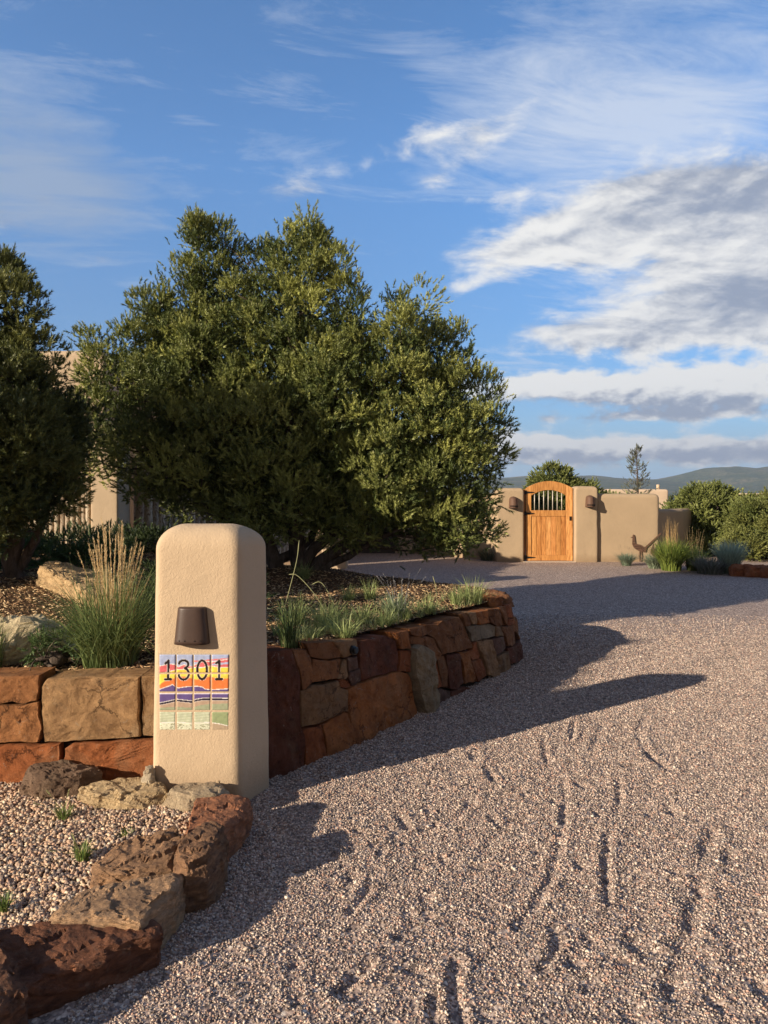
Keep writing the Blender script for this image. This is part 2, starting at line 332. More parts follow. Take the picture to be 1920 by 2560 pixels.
def ground_mat():
    m = Mat('gravel_ground', .92, .15)
    vc = m.voro(75, 'Color'); vd = m.voro(75, 'Distance'); vd2 = m.voro(42, 'Distance')
    hsv = m.n.new('ShaderNodeSeparateColor'); m.l.new(vc, hsv.inputs[0])
    peb = m.ramp(hsv.outputs[0], [(0, (.07, .06, .058)), (.25, (.16, .13, .125)), (.5, (.27, .215, .195)), (.75, (.38, .31, .275)), (.93, (.50, .42, .37)), (1, (.62, .57, .51))])
    peb = m.mix(1.0, m.mix(m.math('MULTIPLY', vd, .55, True), peb, (.06, .05, .045)), (1.58, 1.49, 1.37), 'MULTIPLY')
    big = m.noise(.55, 5, .6); peb = m.mix(m.ramp(big, [(.35, (.25, .25, .25)), (.65, (0, 0, 0))]), peb, m.mix(1.0, peb, (.78, .74, .72), 'MULTIPLY'))
    soil = m.ramp(m.noise(1.4, 9, .7), [(.3, (.13, .085, .055)), (.5, (.24, .16, .10)), (.7, (.36, .27, .18))])
    soil = m.mix(m.ramp(m.noise(.35, 8, .75), [(.5, (0, 0, 0)), (.56, (1, 1, 1))]), soil, (.06, .075, .035))
    sx = m.n.new('ShaderNodeSeparateXYZ'); m.l.new(m.co, sx.inputs[0])
    f = m.n.new('ShaderNodeMapRange'); m.l.new(sx.outputs[1], f.inputs[0]); f.inputs[1].default_value = 20.5; f.inputs[2].default_value = 21.5
    m.color(m.mix(f.outputs[0], peb, soil)); m.bump(vd, .012, -1.0); m.bump(m.noise(12, 5), .03, .6); return m.m
M['ground'] = ground_mat()
def soil_mat(name, a, b):
    m = Mat(name, .95, .1); m.color(m.ramp(m.noise(24, 6, .75), [(.3, a), (.7, b)])); m.bump(m.noise(40, 6, .75), .03, 1.0); return m.m
M['soil'] = soil_mat('mulched_soil', (.035, .022, .014), (.17, .105, .06)); M['bedbase'] = soil_mat('gravel_bed_base', (.08, .062, .05), (.26, .20, .16))
def mountain_mat():
    m = Mat('forested_slope', 1.0, .05)
    a = m.ramp(m.noise(.008, 9, .72), [(.36, (.06, .10, .045)), (.50, (.12, .15, .065)), (.60, (.24, .22, .12)), (.75, (.38, .31, .18))])
    a = m.mix(m.ramp(m.noise(.06, 6, .8), [(.42, (.85, .85, .85)), (.55, (0, 0, 0))]), a, (.035, .055, .028))
    m.color(a); m.bump(m.noise(.02, 8, .7), 14, .8); return m.m
M['mountain'] = mountain_mat()

# ------------------------------------------------------------------ the driveway wall's plan, needed by the ground
base_pts = [(-.86, 3.97), (-.683, 4.165), (-.47, 4.42), (-.17, 4.80), (.20, 5.33), (.43, 5.70), (.98, 6.50), (1.25, 6.93), (1.42, 7.40), (1.44, 7.80), (1.28, 8.12), (.95, 8.30), (.45, 8.42), (-.3, 8.75), (-.9, 9.35), (-1.3, 10.1), (-1.5, 10.9)]
BC = np.array(spline(base_pts, 500)); seg = np.linalg.norm(np.diff(BC, axis=0), axis=1); BS = np.concatenate(([0], np.cumsum(seg)))
tang = np.gradient(BC, axis=0); tang /= np.linalg.norm(tang, axis=1)[:, None]; BN = np.stack((tang[:, 1], -tang[:, 0]), 1)   # outward, to the drive
BATTER = .19
def wall_point(s, z, d):
    s = np.asarray(s, float); x = np.interp(s, BS, BC[:, 0]); y = np.interp(s, BS, BC[:, 1]); nx = np.interp(s, BS, BN[:, 0]); ny = np.interp(s, BS, BN[:, 1])
    k = np.asarray(d)-BATTER*np.asarray(z); return np.stack((x+nx*k, y+ny*k, np.broadcast_to(z, x.shape)), -1)
S_TIP = BS[np.argmax(BC[:, 0])]
def pix_to_wall(px, py):
    n = np.searchsorted(BS, S_TIP+.15); x = BC[:n, 0]; y = BC[:n, 1]; z = np.zeros(n)
    for _ in range(4):
        X = x-BN[:n, 0]*BATTER*z; Y = y-BN[:n, 1]*BATTER*z; z = EYE-(py-HZ)/FPX*Y
    e = np.abs(960+FPX*X/Y-px); i = int(np.argmin(e)); return BS[i], max(z[i], -.06)
bed_poly = np.array([(-8, 4.13), (-1.22, 4.13), (-1.0, 4.12)]+[tuple(p-n*.235) for p, n in zip(BC[30::8], BN[30::8])]+[(-1.6, 12.2), (-8, 11.2)])
gbed_poly = np.array([(-3.6, 4.06), (-1.22, 4.06), (-1.0, 3.9), (-.8, 3.7), (-.76, 3.4), (-.78, 3.0), (-.85, 2.75), (-.95, 2.56), (-1.2, 2.4), (-1.5, 2.2), (-2.1, 1.9), (-3.6, 1.7)])
def inside(P, poly):
    x, y = P[:, 0], P[:, 1]; r = np.zeros(len(P), bool); j = len(poly)-1
    for i in range(len(poly)):
        xi, yi = poly[i]; xj, yj = poly[j]; c = ((yi > y) != (yj > y)) & (x < (xj-xi)*(y-yi)/(yj-yi+1e-12)+xi); r ^= c; j = i
    return r

# ------------------------------------------------------------------ ground: one sheet to the horizon, ruts pressed into the gravel
def zg(x, y): return G(x, y)[:2]
def Z7(x, y): return (700+x*.7354, 1700+y*.7354)
tracks = [([(1240, 130), (1220, 190), (1260, 260), (1330, 310)], .030, .040), ([(1000, 140), (990, 200)], .03, .03), ([(895, 190), (905, 270)], .025, .03), ([(700, 290), (725, 345)], .035, .035),
          ([(965, 340), (965, 470), (940, 590), (900, 710), (800, 850)], .032, .032), ([(1150, 340), (1150, 430), (1110, 560), (1110, 760)], .03, .03), ([(1470, 510), (1425, 660), (1420, 750), (1360, 950), (1330, 1080)], .038, .048),
          ([(400, 450), (430, 500)], .035, .035), ([(640, 430), (580, 490)], .03, .03), ([(340, 530), (260, 510)], .03, .03), ([(180, 600), (220, 630)], .03, .03), ([(650, 630), (690, 640)], .03, .03), ([(520, 790), (400, 880)], .032, .032),
          ([(300, 975), (200, 1070)], .034, .034), ([(930, 850), (945, 900), (890, 990)], .03, .03), ([(600, 960), (590, 1060), (610, 1169)], .032, .034), ([(530, 1080), (520, 1160)], .03, .03), ([(300, 710), (240, 790)], .03, .03),
          ([(1100, 150), (1060, 240)], .02, .04), ([(1240, 700), (1210, 900), (1180, 1150)], .013, .06), ([(800, 430), (600, 740)], .014, .05), ([(1640, 600), (1560, 900), (1520, 1150)], .012, .06)]
TR = [(np.array([zg(*Z7(*p)) for p in spline(t, 14)]), d, w) for t, d, w in tracks]
foot = rng.uniform((-.6, 2.0), (1.7, 5.0), (240, 2)); foot_r = rng.uniform(.022, .065, 240); foot_d = rng.uniform(.004, .014, 240); foot_a = rng.uniform(0, 3.14, 240)
def drive_h(x, y):
    x = np.asarray(x, float); y = np.asarray(y, float); sh = x.shape; x = x.ravel(); y = y.ravel(); h = np.zeros(len(x))
    near = (y < 14) & (np.abs(x) < 9)
    h[near] += .028*fbm(v3(x[near]*1.1, y[near]*1.1), 3)+.018*fbm(v3(x[near]*7, y[near]*7), 3)
    k = np.where((y < 8) & (x > -2) & (x < 5) & (y > 1))[0]; X = x[k]; Y = y[k]; hh = np.zeros(len(k))
    for P, d, w in TR:
        w = w*.62
        dm = np.full(len(k), 9.)
        for a, b in zip(P[:-1], P[1:]):
            ab = b-a; t = np.clip(((X-a[0])*ab[0]+(Y-a[1])*ab[1])/(ab@ab+1e-9), 0, 1); dm = np.minimum(dm, np.hypot(X-a[0]-t*ab[0], Y-a[1]-t*ab[1]))
        br = np.clip(.75+2.4*fbm(v3(X*5, Y*5, w*90), 2), .1, 1.5)
        hh += br*.40*(-d*np.exp(-(dm/w)**2)+.5*d*np.exp(-((dm-2.0*w)/(w*.9))**2))
    for (fx, fy), r, d, a in zip(foot, foot_r, foot_d, foot_a):
        u = (X-fx)*math.cos(a)+(Y-fy)*math.sin(a); v = -(X-fx)*math.sin(a)+(Y-fy)*math.cos(a); q = (u/r)**2+(v/(r*.55))**2
        m = q < 9; hh[m] += -d*np.exp(-q[m])+.35*d*np.exp(-(np.sqrt(q[m])-1.7)**2*3)
    h[k] += hh
    far = np.clip((y-22)/80, 0, 1); h -= 2.2*far; h -= np.clip((y-120)/800, 0, 3)*9
    return h.reshape(sh)
gx = np.concatenate((-np.geomspace(6000, 3.1, 40), np.arange(-3.0, -1.5, .1), np.arange(-1.5, 3.6, .022), np.geomspace(3.7, 12, 40), np.geomspace(13, 6000, 36)))
gy = np.concatenate(([-6000, -800, -100, -20, -5, 0, 1, 1.5], np.arange(1.9, 6.6, .022), np.arange(6.6, 12, .09), np.geomspace(12.1, 30, 40), np.geomspace(33, 6000, 40)))
XX, YY = np.meshgrid(gx, gy); ZZ = drive_h(XX, YY)
idx = np.arange(len(gx)*len(gy)).reshape(len(gy), len(gx))
F = np.stack((idx[:-1, :-1], idx[:-1, 1:], idx[1:, 1:], idx[1:, :-1]), -1).reshape(-1, 4)
tag(mk('ground', np.stack((XX, YY, ZZ), -1), F, M['ground'], smooth=True), kind='structure')

PAL_DRIVE = np.array([(.15, .125, .115), (.19, .158, .145), (.25, .20, .185), (.33, .265, .24), (.42, .345, .305), (.50, .42, .37), (.36, .24, .20), (.55, .48, .43), (.23, .21, .20)])*np.array((1.33, 1.26, 1.15))
PAL_BED = np.array([(.52, .41, .31), (.60, .50, .39), (.45, .32, .25), (.34, .26, .22), (.24, .20, .19), (.66, .59, .49), (.50, .36, .27), (.30, .28, .26), (.58, .45, .34)])*np.array((1.08, .98, .87))
def stones(name, P, size, pal, mat, aspect=(1.0, .78, .58), seed=1, tilt=.5, kindlabel=None, wts=None):
    r = np.random.default_rng(seed); n = len(P)
    C = np.array([(x, y, z) for z in (-1, 1) for y in (-1, 1) for x in (-1, 1)], float)
    V = C[None]*(1-r.uniform(.0, .75, (n, 8, 3)))*np.array(aspect)*(size[:, None, None]*.5)
    a = r.uniform(0, 6.283, n); b = r.normal(0, tilt, n); c = r.normal(0, tilt, n)
    ca, sa, cb, sb, cc, s_ = np.cos(a), np.sin(a), np.cos(b), np.sin(b), np.cos(c), np.sin(c); O = np.zeros(n); I = np.ones(n)
    Rz = np.stack((ca, -sa, O, sa, ca, O, O, O, I), -1).reshape(n, 3, 3); Rx = np.stack((I, O, O, O, cb, -sb, O, sb, cb), -1).reshape(n, 3, 3); Ry = np.stack((cc, O, s_, O, I, O, -s_, O, cc), -1).reshape(n, 3, 3)
    R = Rz@Rx@Ry; V = np.einsum('nij,nkj->nki', R, V)+P[:, None, :]
    Q = np.array([(0, 2, 3, 1), (4, 5, 7, 6), (0, 1, 5, 4), (2, 6, 7, 3), (0, 4, 6, 2), (1, 3, 7, 5)])
    F = (Q[None]+8*np.arange(n)[:, None, None]).reshape(-1, 4)
    col = pal[r.choice(len(pal), n, p=wts)]*r.uniform(.8, 1.15, (n, 1))
    o = mk(name, V, F, mat, tint=np.repeat(col, 8, 0)); return o
def scatter_trapezoid(n, y0, y1, kx, pw):
    u = rng.random(n); y = y0+(y1-y0)*u**pw; x = rng.uniform(-kx, kx, n)*y; return x, y
x, y = scatter_trapezoid(400000, 2.05, 10.0, .585, 1.0); k_ = rng.random(len(y)) < np.clip((10.2-y)/3.2, 0, 1)*np.clip(.55+(y-2)/3, 0, 1); x, y = x[k_], y[k_]
P = np.stack((x, y), 1); keep = ~inside(P, bed_poly) & ~inside(P, gbed_poly) & ~((x < -1.0) & (y < 4.1))
x, y = x[keep], y[keep]; sz = rng.uniform(.0062, .0128, len(x))*(1+.06*(y-2.5).clip(0, 9)); big = rng.random(len(x)) < .02; sz[big] *= 1.7
hgt = drive_h(x, y)+sz*.12
tag(stones('driveway_gravel', np.stack((x, y, hgt), 1), sz, PAL_DRIVE, M['pebble'], seed=3, tilt=.55), 'pinkish grey crushed gravel covering the driveway', 'gravel', kind='stuff')

# gravel bed in front of the left wall
def gbed_z(x, y): return .045+.02*np.clip((y-2.4)/1.5, 0, 1)+.02*fbm(v3(np.asarray(x)*2.5, np.asarray(y)*2.5, 3.), 3)
def sheet(name, poly, zf, step, mat, edge=-.15, smooth=True):
    x0, y0 = poly.min(0); x1, y1 = poly.max(0); xs = np.arange(x0, x1+step, step); ys = np.arange(y0, y1+step, step); X, Y = np.meshgrid(xs, ys)
    ins = inside(np.stack((X.ravel(), Y.ravel()), 1), poly).reshape(X.shape); Z = zf(X, Y)
    Z = np.where(ins, Z, edge)
    I = np.arange(X.size).reshape(X.shape); any_ = ins[:-1, :-1] | ins[:-1, 1:] | ins[1:, 1:] | ins[1:, :-1]; alls = ins[:-1, :-1] & ins[:-1, 1:] & ins[1:, 1:] & ins[1:, :-1]
    F = np.stack((I[:-1, :-1], I[:-1, 1:], I[1:, 1:], I[1:, :-1]), -1)[alls]
    return mk(name, np.stack((X, Y, Z), -1), F, mat, smooth=smooth)
tag(sheet('gravel_bed_ground', gbed_poly, gbed_z, .04, M['bedbase']), kind='structure')
P = rng.uniform((-3.6, 1.7), (-.72, 4.06), (66000, 2)); P = P[inside(P, gbed_poly)]
sz = rng.uniform(.011, .028, len(P)); Z = gbed_z(P[:, 0], P[:, 1])+sz*.3
tag(stones('bed_gravel', np.column_stack((P, Z)), sz, PAL_BED, M['pebble'], seed=5, tilt=.7), 'coarse tan and pink gravel filling the bed beside the pillar', 'gravel', kind='stuff')

# raised planting bed
def bed_z(x, y):
    x = np.asarray(x, float); y = np.asarray(y, float)
    return .610+.022*np.clip(y-4, 0, 9)+.055*np.exp(-((x+.5)**2+(y-4.5)**2)/.7)-.085*np.clip((x-.3)/1.0, 0, 1)+.035*fbm(v3(x*1.7, y*1.7), 3)+.12*np.exp(-((x+1.1)**2+(y-8.3)**2)/.5)+.24*np.clip((y-4.3)/2.2, 0, 1)*np.clip((-1.5-x)/.8, 0, 1)
tag(sheet('planting_bed_soil', bed_poly, bed_z, .03, M['soil']), kind='structure')
PAL_CHIP = np.array([(.20, .12, .065), (.40, .26, .14), (.14, .08, .045), (.56, .39, .22), (.66, .50, .30), (.30, .18, .095), (.09, .055, .036)])*1.22
P = rng.uniform((-6.0, 4.1), (1.5, 9.5), (80000, 2)); chip_poly = np.array([(-8, 4.2), (-1.22, 4.2), (-1.0, 4.2)]+[tuple(p-n*.25) for p, n in zip(BC[30::8], BN[30::8])]+[(-1.6, 12.2), (-8, 11.2)]); P = P[inside(P, chip_poly)]; P = P[np.abs(P[:, 0]) < 1.0*P[:, 1]]
k = rng.random(len(P)) < np.clip(1.25-(P[:, 1]-4)/6, .25, 1); P = P[k]
sz = rng.uniform(.018, .055, len(P)); Z = bed_z(P[:, 0], P[:, 1])+.007
tag(stones('bark_mulch', np.column_stack((P, Z)), sz, PAL_CHIP, M['chip'], aspect=(1.0, .28, .10), seed=8, tilt=.28), 'brown shredded bark mulch over the raised planting bed', 'mulch', kind='stuff')

# mountains on the horizon
prof = [(-3000, 1195), (0, 1205), (700, 1200), (1050, 1196), (1270, 1193), (1330, 1187), (1400, 1189), (1480, 1187), (1560, 1195), (1640, 1198), (1700, 1186), (1760, 1171), (1840, 1162), (1890, 1168), (1960, 1158), (2400, 1150), (5000, 1180)]
mx = np.linspace(-6000, 9000, 900); my = np.linspace(1500, 5600, 90); X, Y = np.meshgrid(mx, my)
crest = np.interp(960+FPX*X/3600, [p[0] for p in prof], [p[1] for p in prof]); H = (HZ-crest)/FPX*3600+30
t = np.clip((Y-1500)/2100, 0, 1); up = t**1.3; up = np.where(Y > 3600, 1-.75*((Y-3600)/2000), up)
ridge = 1-np.abs(fbm(v3(X/520, Y/1300, 2.), 5))*3.2
Z = -30+H*up*(.72+.28*ridge*np.clip((3600-Y)/1500, 0, 1)+.28*np.clip(1-np.abs(3600-Y)/1500, 0, 1))+fbm(v3(X/160, Y/160), 4)*14*up
Z = np.where(Y > 3600, Z, np.minimum(Z, -30+H+10))
I = np.arange(X.size).reshape(X.shape); F = np.stack((I[:-1, :-1], I[:-1, 1:], I[1:, 1:], I[1:, :-1]), -1).reshape(-1, 4)
tag(mk('mountains', np.stack((X, Y, Z), -1), F, M['mountain'], smooth=True), kind='structure')

# ------------------------------------------------------------------ stucco blocks
def inset_poly(P, d):
    P = np.array(P, float); n = len(P); out = []
    for i in range(n):
        a, b, c = P[i-1], P[i], P[(i+1) % n]; e1 = (b-a)/np.linalg.norm(b-a); e2 = (c-b)/np.linalg.norm(c-b)
        n1 = np.array((-e1[1], e1[0])); n2 = np.array((-e2[1], e2[0])); k = (n1+n2)/(1+n1@n2); out.append(b+k*d)
    return np.array(out)
def round_poly(P, r, seglen=.04):
    P = np.array(P, float); n = len(P); out = []
    for i in range(n):
        a, b, c = P[i-1], P[i], P[(i+1) % n]; u = a-b; v = c-b; lu = np.linalg.norm(u); lv = np.linalg.norm(v); rr = min(r, lu*.49, lv*.49); p0 = b+u/lu*rr; p1 = b+v/lv*rr
        for k in range(7): t = k/6; out.append((1-t)**2*p0+2*t*(1-t)*b+t*t*p1)
        q = c+(b-c)/lv*min(r, lv*.49, np.linalg.norm(P[(i+2) % n]-c)*.49); m = 12
        for k in range(1, m): out.append(p1+(q-p1)*k/m)
    return np.array(out)
def stucco_block(name, corners, z0, z1, mat, parent=None, R=.12, rc=.05, wob=.006, taper=0.0, nz=26, seed=0.):
    levels = [(taper*(1-k/nz), z0+(z1-R-z0)*k/nz) for k in range(nz)]
    levels = [(-d, z) for d, z in levels]+[(R*(1-math.cos(a)), z1-R+R*math.sin(a)) for a in np.linspace(0, math.pi/2, 12)]
    V = []; m = 0
    for d, z in levels:
        ring = round_poly(inset_poly(corners, d), max(.012, rc+d*.3)); m = len(ring); V.append(np.column_stack((ring, np.full(m, z))))
    for f in (.85, .6, .3): c = V[len(levels)-1][:, :2].mean(0); V.append(np.column_stack((c+(V[len(levels)-1][:, :2]-c)*f, np.full(m, z1+.0008*(1-f)))))
    V = np.concatenate(V); n = len(V)//m
    c = V[:, :2].mean(0); w = fbm(np.column_stack((V*3.0+seed, )), 3)*wob*2+fbm(V*11+seed, 2)*wob*.5; dirs = V[:, :2]-c; dirs /= np.linalg.norm(dirs, axis=1)[:, None]+1e-6
    V[:, :2] += dirs*w[:, None]; V[:, 2] += np.where(V[:, 2] > z1-R*.6, w, 0)
    V = np.vstack((V, [[*V[-m:, :2].mean(0), V[-m:, 2].mean()]])); F = []
    for i in range(n-1):
        for k in range(m): F.append((i*m+k, i*m+(k+1) % m, (i+1)*m+(k+1) % m, (i+1)*m+k))
    for k in range(m): F.append(((n-1)*m+k, (n-1)*m+(k+1) % m, len(V)-1))
    return mk(name, V, F, mat, parent, smooth=True)

# ------------------------------------------------------------------ pillar, lamp, house number tiles
pc = [(-1.222, 3.83), (-.775, 3.83), (-.660, 4.10), (-1.24, 4.16)]
p = stucco_block('address_pillar', pc, -.05, 1.497, M['stucco'], R=.135, rc=.045, wob=.0045, taper=.012, nz=40)
tag(p, 'tan stucco pillar with rounded top at the corner of the stone walls', 'pillar')
def half_lamp(name, label, cx, yw, z0, z1, w0, w1, depth, mat, group=None, slots=0, domed=False, holes=0):
    root = thing(name, label, 'wall lamp', (cx, yw, z0), group)
    prof = []
    m = 26
    def ring(w, d, z, t=0.0):
        P = []
        for k in range(m+1):
            a = math.pi*k/m; ex = .72 if not domed else .85
            c = math.cos(a); s = math.sin(a); P.append((cx+math.copysign(abs(c)**ex, c)*(w/2-t), yw-abs(s)**ex*(d-t), z))
        return P
    lv = []
    nz = 10
    for k in range(nz+1): t = k/nz; lv.append((w0+(w1-w0)*t, depth*(1.0-.18*t), z0+(z1-z0)*t*(.72 if domed else .95)))
    if domed:
        zc = lv[-1][2]
        for a in np.linspace(.15, math.pi/2-.02, 8): lv.append((w1*math.cos(a), depth*.82*math.cos(a), zc+(z1-zc)*math.sin(a)))
    else:
        zc = lv[-1][2]
        for a in np.linspace(.3, math.pi/2, 5): q = (z1-zc); lv.append((w1-2*q*(1-math.cos(a)), depth*.82-q*(1-math.cos(a)), zc+q*math.sin(a)))
        for f in (.5, .02): lv.append((lv[-1][0]*f, lv[-1][1]*f, z1))
    lv = [(w-.008, d-.004, z) for w, d, z in reversed(lv[:nz+1])]+lv if False else lv
    V = []; F = []
    for w, d, z in lv: V += ring(w, d, z)
    for w, d, z in lv[:nz+1]: V += ring(w, d, z, .006)
    M1 = m+1
    for i in range(len(lv)-1):
        for k in range(m): F.append((i*M1+k, i*M1+k+1, (i+1)*M1+k+1, (i+1)*M1+k))
    o = len(lv)*M1
    for i in range(nz):
        for k in range(m): F.append((o+i*M1+k+1, o+i*M1+k, o+(i+1)*M1+k, o+(i+1)*M1+k+1))
    for k in range(m): F.append((k+1, k, o+k, o+k+1))
    mk('shade', V, F, mat, root, smooth=not domed or True)
    a = Acc(); a.box(cx-w1*.42, cx+w1*.42, yw-.006, yw+.004, z0+.02, z1-.03); a.build('back_plate', mat, root)
    a = Acc(); a.tube([(cx, yw-depth*.45, z0+.05), (cx, yw-depth*.45, z0+.12)], [.022, .022], 10); a.build('bulb', M['glass_lamp'], root, True)
    nn = slots or holes
    for k in range(nn):
        t = (k+.5)/nn; ang = math.pi*(.18+.64*t); ex = .85 if domed else .72; c = -math.cos(ang); s = math.sin(ang)
        X = cx+math.copysign(abs(c)**ex, c)*w0/2; Y = yw-abs(s)**ex*depth; a = Acc()
        if slots: a.box(X-.006, X+.006, Y-.004, Y+.004, z0+.025, z0+.07); a.build('vent_slot', M['iron'], root)
        elif k in (1, 2, 3, 4): a.tube([(X, Y-.0012, z0+.022), (X, Y+.003, z0+.022)], .0035, 8); a.build('pin_hole', M['iron'], root)
    return root
half_lamp('wall_lamp', 'brown half round downlight on the front of the pillar above the number tiles', -1.018, 3.829, .868, 1.062, .188, .150, .062, M['bronze'], holes=6)

# mural of sixteen glazed tiles: colour is a function of the place on the mural
def pl(pts): xs = [p[0] for p in pts]; ys = [p[1] for p in pts]; return lambda x: np.interp(x, xs, ys)
b1 = pl([(168, 1090), (200, 1084), (230, 1075), (280, 1078), (300, 1097), (340, 1080), (400, 1092), (450, 1066), (500, 1055), (540, 1062), (600, 1050), (660, 1040)])
b2 = pl([(168, 1146), (230, 1130), (290, 1115), (350, 1112), (410, 1100), (470, 1100), (530, 1088), (600, 1100), (660, 1098)])
b3 = pl([(168, 1225), (200, 1200), (240, 1190), (290, 1170), (340, 1163), (400, 1178), (430, 1187), (530, 1165), (600, 1185), (660, 1175)])
b4 = pl([(168, 1255), (240, 1230), (262, 1220), (280, 1237), (300, 1245), (370, 1235), (440, 1233), (472, 1238), (492, 1253), (540, 1258), (660, 1250)])
b5 = pl([(168, 1352), (230, 1340), (290, 1326), (400, 1338), (430, 1326), (480, 1318), (660, 1320)])
b6 = pl([(168, 1385), (290, 1378), (400, 1386), (450, 1368), (530, 1358), (660, 1355)])
b7 = pl([(168, 1492), (290, 1488), (400, 1494), (530, 1490), (600, 1500), (660, 1515)])
def seg_d(X, Y, x0, y0, x1, y1):
    dx, dy = x1-x0, y1-y0; t = np.clip(((X-x0)*dx+(Y-y0)*dy)/(dx*dx+dy*dy), 0, 1); return np.hypot(X-x0-t*dx, Y-y0-t*dy)
def arc_d(X, Y, cx, cy, rx, ry, a0, a1):
    d = np.full(X.shape, 1e9); pr = None
    for a in np.linspace(a0, a1, 26):
        q = (cx+rx*math.cos(a), cy+ry*math.sin(a))
        if pr: d = np.minimum(d, seg_d(X, Y, *pr, *q))
        pr = q
    return d
def mural(X, Y):
    c = np.zeros(X.shape+(3,)); n = fbm(v3(X*.06, Y*.06), 3)[..., None]
    def put(mask, col): c[mask] = col
    put(np.ones(X.shape, bool), (.34, .40, .62)); m = Y > b1(X); put(m, (.68, .11, .12)); put(m & (X > 540) & (np.abs(Y-(1080-.1*(X-540))) < 7), (.40, .44, .66)); put((X > 400) & (np.abs(Y-(1058-.08*(X-400))) < 5), (.70, .16, .16))
    put(Y > b2(X), (.86, .62, .02)); put(Y > b3(X), (.80, .17, .01)); put(Y > b4(X), (.115, .07, .25))
    put(Y > b5(X), (.02, .015, .04)); put(Y > b5(X)+14, (.45, .31, .21)); put(Y > b6(X), (.33, .36, .22)); put(Y > 1415, (.46, .50, .33)); m = (Y > 1415) & (np.sin(Y*.33+X*.03) > .55); put(m, (.55, .58, .42))
    put(Y > b7(X), (.66, .68, .50)); m = (Y > b7(X)+6) & (fbm(v3(X*.10, Y*.22), 3) > .1); put(m, (.30, .30, .18)); m = (X > 535) & (Y > 1415); put(m, (.28, .34, .16)); put(m & (Y > b7(X)), (.42, .31, .20))
    for b in (b1, b2, b4, b7): put(np.abs(Y-b(X)) < 2.6, (.80, .74, .68))
    put((np.abs(Y-b3(X)) < 2.0), (.75, .36, .06)); put(np.abs(Y-b5(X)+2) < 2.2, (.78, .72, .66)); put(np.abs(Y-b5(X)-15) < 2, (.62, .52, .45)); put(np.abs(Y-1283) < 4.5, (.66, .60, .68))
    c = c*(1+.35*n)
    d = np.minimum(seg_d(X, Y, 233, 1052, 230, 1180), np.minimum(seg_d(X, Y, 212, 1072, 232, 1052), seg_d(X, Y, 210, 1184, 250, 1183)))
    d = np.minimum(d, np.minimum(seg_d(X, Y, 592, 1052, 591, 1180), np.minimum(seg_d(X, Y, 571, 1070, 592, 1052), seg_d(X, Y, 570, 1183, 612, 1182))))
    d = np.minimum(d, arc_d(X, Y, 471, 1117, 34, 66, 0, 2*math.pi))
    d = np.minimum(d, arc_d(X, Y, 340, 1077, 33, 27, math.pi*1.04, math.pi*2.35)); d = np.minimum(d, arc_d(X, Y, 340, 1145, 36, 41, -math.pi*.42, math.pi*.93))
    put(d < 10.5, (.66, .60, .55)); c[d < 8.2] = (.018, .008, .010)
    return np.clip(c*.86+.13*c.mean(-1, keepdims=True)+.004, 0, 1)
yt = 3.826; mX0, mX1, mZ1, mZ0 = WX(399.3, yt), WX(572.8, yt), WZ(1635.5, yt), WZ(1825.6, yt)
mroot = thing('number_tiles', 'colourful glazed tile sunset picture reading 1301 on the pillar front', 'tile sign', ((mX0+mX1)/2, yt, mZ0))
a = Acc(); a.box(mX0-.007, mX1+.007, yt-.001, yt+.02, mZ0-.007, mZ1+.007); M['grout'] = stucco('tile_grout', (.52, .42, .30)); a.build('grout_bed', M['grout'], mroot)
mt = Mat('glazed_ceramic', .28, .5); mt.color(mt.attr()); mt.bump(mt.noise(60, 3), .002, .5); M['tile'] = mt.m
cols = [(168, 281), (291, 403), (413, 528), (538, 658)]; rows = [(1010, 1137), (1149, 1272), (1283, 1404), (1414, 1544)]
for r0, r1 in rows:
    for c0, c1 in cols:
        n = 34; u = np.linspace(c0, c1, n); v = np.linspace(r0, r1, n); U, Vv = np.meshgrid(u, v); col = mural(U, Vv)
        X = mX0+(U-168)/(660-168)*(mX1-mX0); Z = mZ1-(Vv-1008)/(1547-1008)*(mZ1-mZ0)
        ed = np.minimum(np.minimum(U-c0, c1-U), np.minimum(Vv-r0, r1-Vv)); Y = yt-.0065+.004*np.exp(-ed/2.5)+.0006*fbm(v3(U*.05, Vv*.05), 2)
        I = np.arange(n*n).reshape(n, n); F = [tuple(q) for q in np.stack((I[:-1, :-1], I[1:, :-1], I[1:, 1:], I[:-1, 1:]), -1).reshape(-1, 4)]
        Vt = np.stack((X, Y, Z), -1).reshape(-1, 3); bd = list(I[0, :])+list(I[1:, -1])+list(I[-1, -2::-1])+list(I[-2:0:-1, 0]); base = len(Vt)
        Vb = Vt[bd].copy(); Vb[:, 1] = yt-.0005; Vt = np.vstack((Vt, Vb)); k = len(bd)
        F += [(bd[i], bd[(i+1) % k], base+(i+1) % k, base+i) for i in range(k)]
        tint = np.vstack((col.reshape(-1, 3), np.repeat([[.45, .36, .27]], k, 0))); mk('glazed_tile', Vt, F, M['tile'], mroot, tint=tint, smooth=True)

